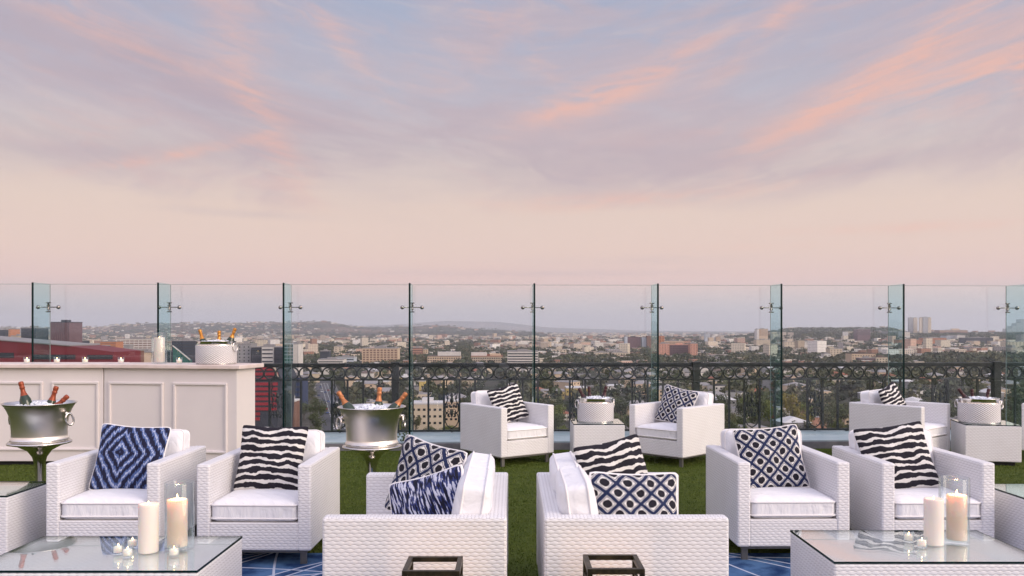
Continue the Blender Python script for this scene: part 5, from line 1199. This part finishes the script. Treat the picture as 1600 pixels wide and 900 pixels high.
for (Y, X, px) in lots:
    X += rng.uniform(-4, 4); Y += rng.uniform(-4, 4)
    if not free(X, Y, 6): continue
    dark_hill = px > 1460 and 1150 < Y < 1700
    avenue = abs(px-725) < 12+9000/Y*.5 and Y > 1000
    if rng.random() < (.12 if (dark_hill or avenue) else (.40 if Y < 800 else .60)):
        vis = px > 388 or Y > 1250
        if ni < 290 and vis:
            if len(HP) < 22: HP.append(house_proto(100+len(HP))); o, c1_, r1_ = HP[-1]
            else:
                o, c1_, r1_ = rng.choice(HP); o = copy_tree(o) if Y < 800 else copy_far(o)
            o.location = (X, Y, hg(X, Y)); o.rotation_euler = (0, 0, a0+rng.choice((0, 0, R(90), R(45)))); ni += 1
            near = 'first' if Y < 520 else ('second' if Y < 600 else ('third' if Y < 690 else ('fourth' if Y < 800 else 'fifth')))
            tag(o, '%s %s house, %s row, %s part of the %s glass panel' % (c1_, r1_.replace('hipped roof', 'hipped roofed').replace('flat roof', 'flat roofed'), near, third(px), whichpanel(px)), 'house', 'low houses on the city plain')
        else: houses_mass.append((X, Y, rng.uniform(10, 20), rng.uniform(12, 20), rng.choice((4, 6.5, 7, 10)), a0))
    for q in range(4 if (Y < 800 or dark_hill or avenue) else (3 if rng.random() < .5 else 2)):
        tx, ty = X+rng.uniform(-13, 13), Y+rng.uniform(-15, 15)
        if not free(tx, ty, 2): continue
        h_ = rng.uniform(7, 14); w_ = h_*rng.uniform(.75, 1.1); px2 = 800+F*tx/ty
        if nt_ < 240 and (px2 > 388 or ty > 1250):
            kd = rng.choice(['leaf_dark', 'leaf_dark', 'leaf_mid', 'leaf_mid', 'leaf_olive', 'leaf_lime' if ty < 650 else 'leaf_dark']); nt_ += 1
            near = 'first' if ty < 465 else ('second' if ty < 500 else ('third' if ty < 545 else ('fourth' if ty < 600 else 'fifth')))
            tree(kd, tx, ty, h_*(1.25 if ty < 560 else 1), w_, '%s %s tree, %s treetop row, %s part of the %s glass panel' % ('tall' if h_ > 11.5 else ('small' if h_ < 9 else 'middling'), TC[kd], near, third(px2), whichpanel(px2)))
        else: trees_mass.append((tx, ty, h_, w_))
# beyond: denser with distance, sizes as houses and blocks really are
def scatter(count, D0, D1, power=1.0):
    out = []
    while len(out) < count:
        u = nr.rand(); D = D0*(D1/D0)**(u**power); px = nr.uniform(-120, 1720); X = PX(px, D); out.append((X, D, px))
    return out
for (X, Y, px) in scatter(8200, 1600, 7000, .85):
    if not free(X, Y, 8): continue
    if px > 1220 and 3400 < Y < 5200 and rng.random() < .88: continue
    if px < 850 and Y > 6300: continue
    if abs(px-725) < 10 and Y < 3000: continue
    if px > 1460 and Y < 1700 and rng.random() < .8: continue
    cl = math.sin(X*.004+1)*math.sin(Y*.003)   # patches of taller blocks
    s_ = rng.uniform(9, 24)*(1+Y/9000); h_ = rng.choice((4, 6, 7, 10))+(rng.uniform(0, 14) if cl > .5 else 0)+(rng.uniform(8, 26) if rng.random() < .02 else 0)
    houses_mass.append((X, Y, s_, s_*rng.uniform(.6, 1.2), h_, rng.choice((a0, a0, R(-20), R(30)))))
for (X, Y, px) in scatter(900, 7000, 16000):
    if px < 860 and abs(Y-8500) < 1700 and rng.random() < .6: continue
    if px < 860 and Y > 9500: continue
    houses_mass.append((X, Y, rng.uniform(20, 60), 20, rng.uniform(5, 14), 0))
# hillside houses on the left hills
for (X, Y, px) in [(PX(p_, d_), d_, p_) for p_, d_ in [(rng.uniform(-50, 560), rng.uniform(6400, 8500)) for _ in range(480)]]:
    if px > 430 and rng.random() < .6: continue
    houses_mass.append((X, Y, rng.uniform(12, 26), 14, rng.uniform(5, 9), 0))
for (X, Y, px) in scatter(6500, 1400, 6500, .9):
    if not free(X, Y, 3): continue
    h_ = rng.uniform(8, 15); trees_mass.append((X, Y, h_, h_*rng.uniform(.8, 1.9)*(1+Y/7000)))
for _ in range(1300):      # wooded ridge on the right skyline
    px = rng.uniform(1040, 1660); Y = rng.uniform(3300, 5200); X = PX(px, Y); h_ = rng.uniform(9, 22 if px < 1400 else 14); trees_mass.append((X, Y, h_, h_*rng.uniform(1.2, 2.6)))
for _ in range(700):       # trees on the left hills and their foot
    px = rng.uniform(-50, 860); Y = rng.uniform(5800, 8600); X = PX(px, Y); h_ = rng.uniform(8, 18); trees_mass.append((X, Y, h_, h_*rng.uniform(1.5, 4)))
for _ in range(260):       # dark wooded slope on the right
    px = rng.uniform(1450, 1680); Y = rng.uniform(1300, 1650); X = PX(px, Y); h_ = rng.uniform(10, 18); trees_mass.append((X, Y, h_, h_*1.6))
for _ in range(260):
    px = 725+rng.uniform(-11, 11); Y = rng.uniform(1150, 3000); X = PX(px, Y); h_ = rng.uniform(9, 14); trees_mass.append((X, Y, h_, h_*1.3))

def color_mesh(name, V, Fa, corner_cols, material, uv=None):
    me = bpy.data.meshes.new(name); nv = len(V); k = Fa.shape[1]; nfc = len(Fa)
    me.vertices.add(nv); me.vertices.foreach_set('co', V.astype(np.float32).ravel())
    me.loops.add(nfc*k); me.loops.foreach_set('vertex_index', Fa.astype(np.int32).ravel())
    me.polygons.add(nfc); me.polygons.foreach_set('loop_start', (np.arange(nfc)*k).astype(np.int32))
    try: me.polygons.foreach_set('loop_total', np.full(nfc, k, dtype=np.int32))
    except Exception: pass
    at_ = me.color_attributes.new('Col', 'FLOAT_COLOR', 'CORNER'); at_.data.foreach_set('color', corner_cols.astype(np.float32).ravel())
    if uv is not None: ul = me.uv_layers.new(name='UVMap'); ul.data.foreach_set('uv', uv.astype(np.float32).ravel())
    me.polygons.foreach_set('use_smooth', np.zeros(nfc, dtype=bool)); me.materials.append(M[material]); me.update(calc_edges=True); me.validate()
    o = bpy.data.objects.new(name, me); COL.objects.link(o); return o
def attr_col(n):
    a = n.nt.nodes.new('ShaderNodeAttribute'); a.attribute_name = 'Col'; return a.outputs['Color']
m, n, b = mat('mass_house', (.5, .5, .5), .85)
uu, vv = n.sep(n.coord('UV'))[:2]
wi = n.m('LESS_THAN', n.m('ABSOLUTE', n.sub(n.m('FRACT', n.m('DIVIDE', uu, 3.4)), .5)), .22)
wj = n.m('LESS_THAN', n.m('ABSOLUTE', n.sub(n.m('FRACT', n.m('DIVIDE', vv, 3.1)), .5)), .21)
win = n.mul(n.mul(wi, wj), n.m('GREATER_THAN', vv, 0.0))
n.nt.links.new(n.mix(n.mul(win, .85), attr_col(n), (.05, .05, .06)), b.inputs['Base Color'])
m, n, b = mat('mass_leaf', (.05, .06, .02), .8); n.nt.links.new(attr_col(n), b.inputs['Base Color'])
hm = np.array(houses_mass); nh = len(hm)
zb = Hg(hm[:, 0], hm[:, 1])
cs = np.array([s2l(c_) for c_ in [(226, 212, 192), (234, 228, 222), (206, 184, 158), (196, 180, 164), (212, 176, 156), (160, 154, 152), (232, 218, 196), (160, 120, 100), (238, 230, 220)]])
rc = np.array([s2l(c_) for c_ in [(166, 162, 160), (222, 218, 214), (156, 108, 90), (120, 104, 96), (100, 98, 100), (200, 192, 182)]])
ci = cs[nr.randint(0, len(cs), nh)]*nr.uniform(.75, 1.1, (nh, 1)); ri = rc[nr.randint(0, len(rc), nh)]*nr.uniform(.8, 1.1, (nh, 1))
V = np.zeros((nh, 8, 3)); cr, sr = np.cos(hm[:, 5]), np.sin(hm[:, 5])
for k, (sx_, sy_, sz_) in enumerate([(-1, -1, 0), (1, -1, 0), (1, 1, 0), (-1, 1, 0), (-1, -1, 1), (1, -1, 1), (1, 1, 1), (-1, 1, 1)]):
    lx, ly = sx_*hm[:, 2]/2, sy_*hm[:, 3]/2
    V[:, k, 0] = hm[:, 0]+lx*cr-ly*sr; V[:, k, 1] = hm[:, 1]+lx*sr+ly*cr; V[:, k, 2] = zb-2+sz_*(hm[:, 4]+2)
fl = np.array([(0, 1, 5, 4), (1, 2, 6, 5), (2, 3, 7, 6), (3, 0, 4, 7), (4, 5, 6, 7)])
Fa = (np.arange(nh)[:, None, None]*8+fl[None]).reshape(-1, 4)
cc = np.ones((nh, 5, 4, 4)); cc[:, :4, :, :3] = ci[:, None, None, :]; cc[:, 4, :, :3] = ri[:, None, :]
uv = np.zeros((nh, 5, 4, 2)); uv[:, 4] = -9
for f_ in range(4):
    L_ = hm[:, 2] if f_ % 2 == 0 else hm[:, 3]
    uv[:, f_, 1, 0] = L_; uv[:, f_, 2, 0] = L_; uv[:, f_, 0, 1] = -2; uv[:, f_, 1, 1] = -2; uv[:, f_, 2, 1] = hm[:, 4]; uv[:, f_, 3, 1] = hm[:, 4]
o = color_mesh('distant_houses', V.reshape(-1, 3), Fa, cc.reshape(-1, 4), 'mass_house', uv.reshape(-1, 2))
tag(o, 'countless small far houses spread over the city plain', 'houses', kind='stuff')
tm = np.array(trees_mass); tm = tm[np.argsort(tm[:, 1])]
ntm = len(tm); K = 40
zb = Hg(tm[:, 0], tm[:, 1])
d = nr.normal(size=(ntm, K, 3)); d /= np.linalg.norm(d, axis=2, keepdims=True); rad = nr.rand(ntm, K, 1)**.4
lob = np.sin(d[:, :, 0:1]*3+nr.rand(ntm, 1, 1)*6)*.18+1
ctr = d*rad*lob*np.stack([tm[:, 3]/2, tm[:, 3]/2, tm[:, 2]*.36], 1)[:, None, :]
ctr[:, :, 0] += tm[:, 0, None]; ctr[:, :, 1] += tm[:, 1, None]; ctr[:, :, 2] += (zb+tm[:, 2]*.60)[:, None]
ss = (tm[:, 3]*.17)[:, None, None]*nr.uniform(.7, 1.4, (ntm, K, 1)); sz = (tm[:, 2]*.17)[:, None, None]
a = nr.normal(size=(ntm, K, 3)); a /= np.linalg.norm(a, axis=2, keepdims=True); bb = np.cross(a, d); bb /= np.linalg.norm(bb, axis=2, keepdims=True)+1e-9
ss = np.minimum(ss, sz*1.5)
V = np.stack([ctr+a*ss, ctr-a*ss*.5+bb*ss*.85, ctr-a*ss*.5-bb*ss*.85], 2).reshape(-1, 3)
Fa = np.arange(len(V)).reshape(-1, 3)
tc = np.array([(.040, .052, .022), (.056, .068, .028), (.074, .076, .036), (.034, .042, .022), (.088, .084, .038)])[nr.randint(0, 5, ntm)]
cc = np.ones((ntm, K, 3, 4)); cc[:, :, :, :3] = tc[:, None, None, :]*nr.uniform(.7, 1.35, (ntm, K, 1, 1))
o = color_mesh('distant_treetops', V, Fa, cc.reshape(-1, 4), 'mass_leaf')
tag(o, 'mass of far trees between the houses and on the skyline', 'trees', kind='stuff')
print('houses', ni, 'trees', nt_, 'mass', nh, ntm, 'lots', len(lots))

for o in bpy.data.objects:
    if o.name.startswith('seat_cushion'): o.rotation_euler.z += R(rng.uniform(-.5, .5)); o.location.y += rng.uniform(-.006, .004)
    elif o.name.startswith('back_cushion'): o.rotation_euler.x += R(rng.uniform(-2, 2)); o.rotation_euler.y += R(rng.uniform(-1.2, 1.2)); o.location.y += rng.uniform(-.008, .002)
# ------------------------------------------------------------------ haze
hz = bpy.data.materials.new('haze'); hz.use_nodes = True; t = hz.node_tree; t.nodes.clear()
pv = t.nodes.new('ShaderNodeVolumePrincipled'); pv.inputs['Density'].default_value = 6.2e-5; pv.inputs['Color'].default_value = (.84, .87, .95, 1); pv.inputs['Anisotropy'].default_value = .1
oo = t.nodes.new('ShaderNodeOutputMaterial'); t.links.new(pv.outputs[0], oo.inputs['Volume']); M['haze'] = hz
o = MB().box(-28000, 28000, -28000, 28000, -60, 420).build('haze', 'haze'); o['kind'] = 'stuff'; o['label'] = 'pale evening haze over the city'
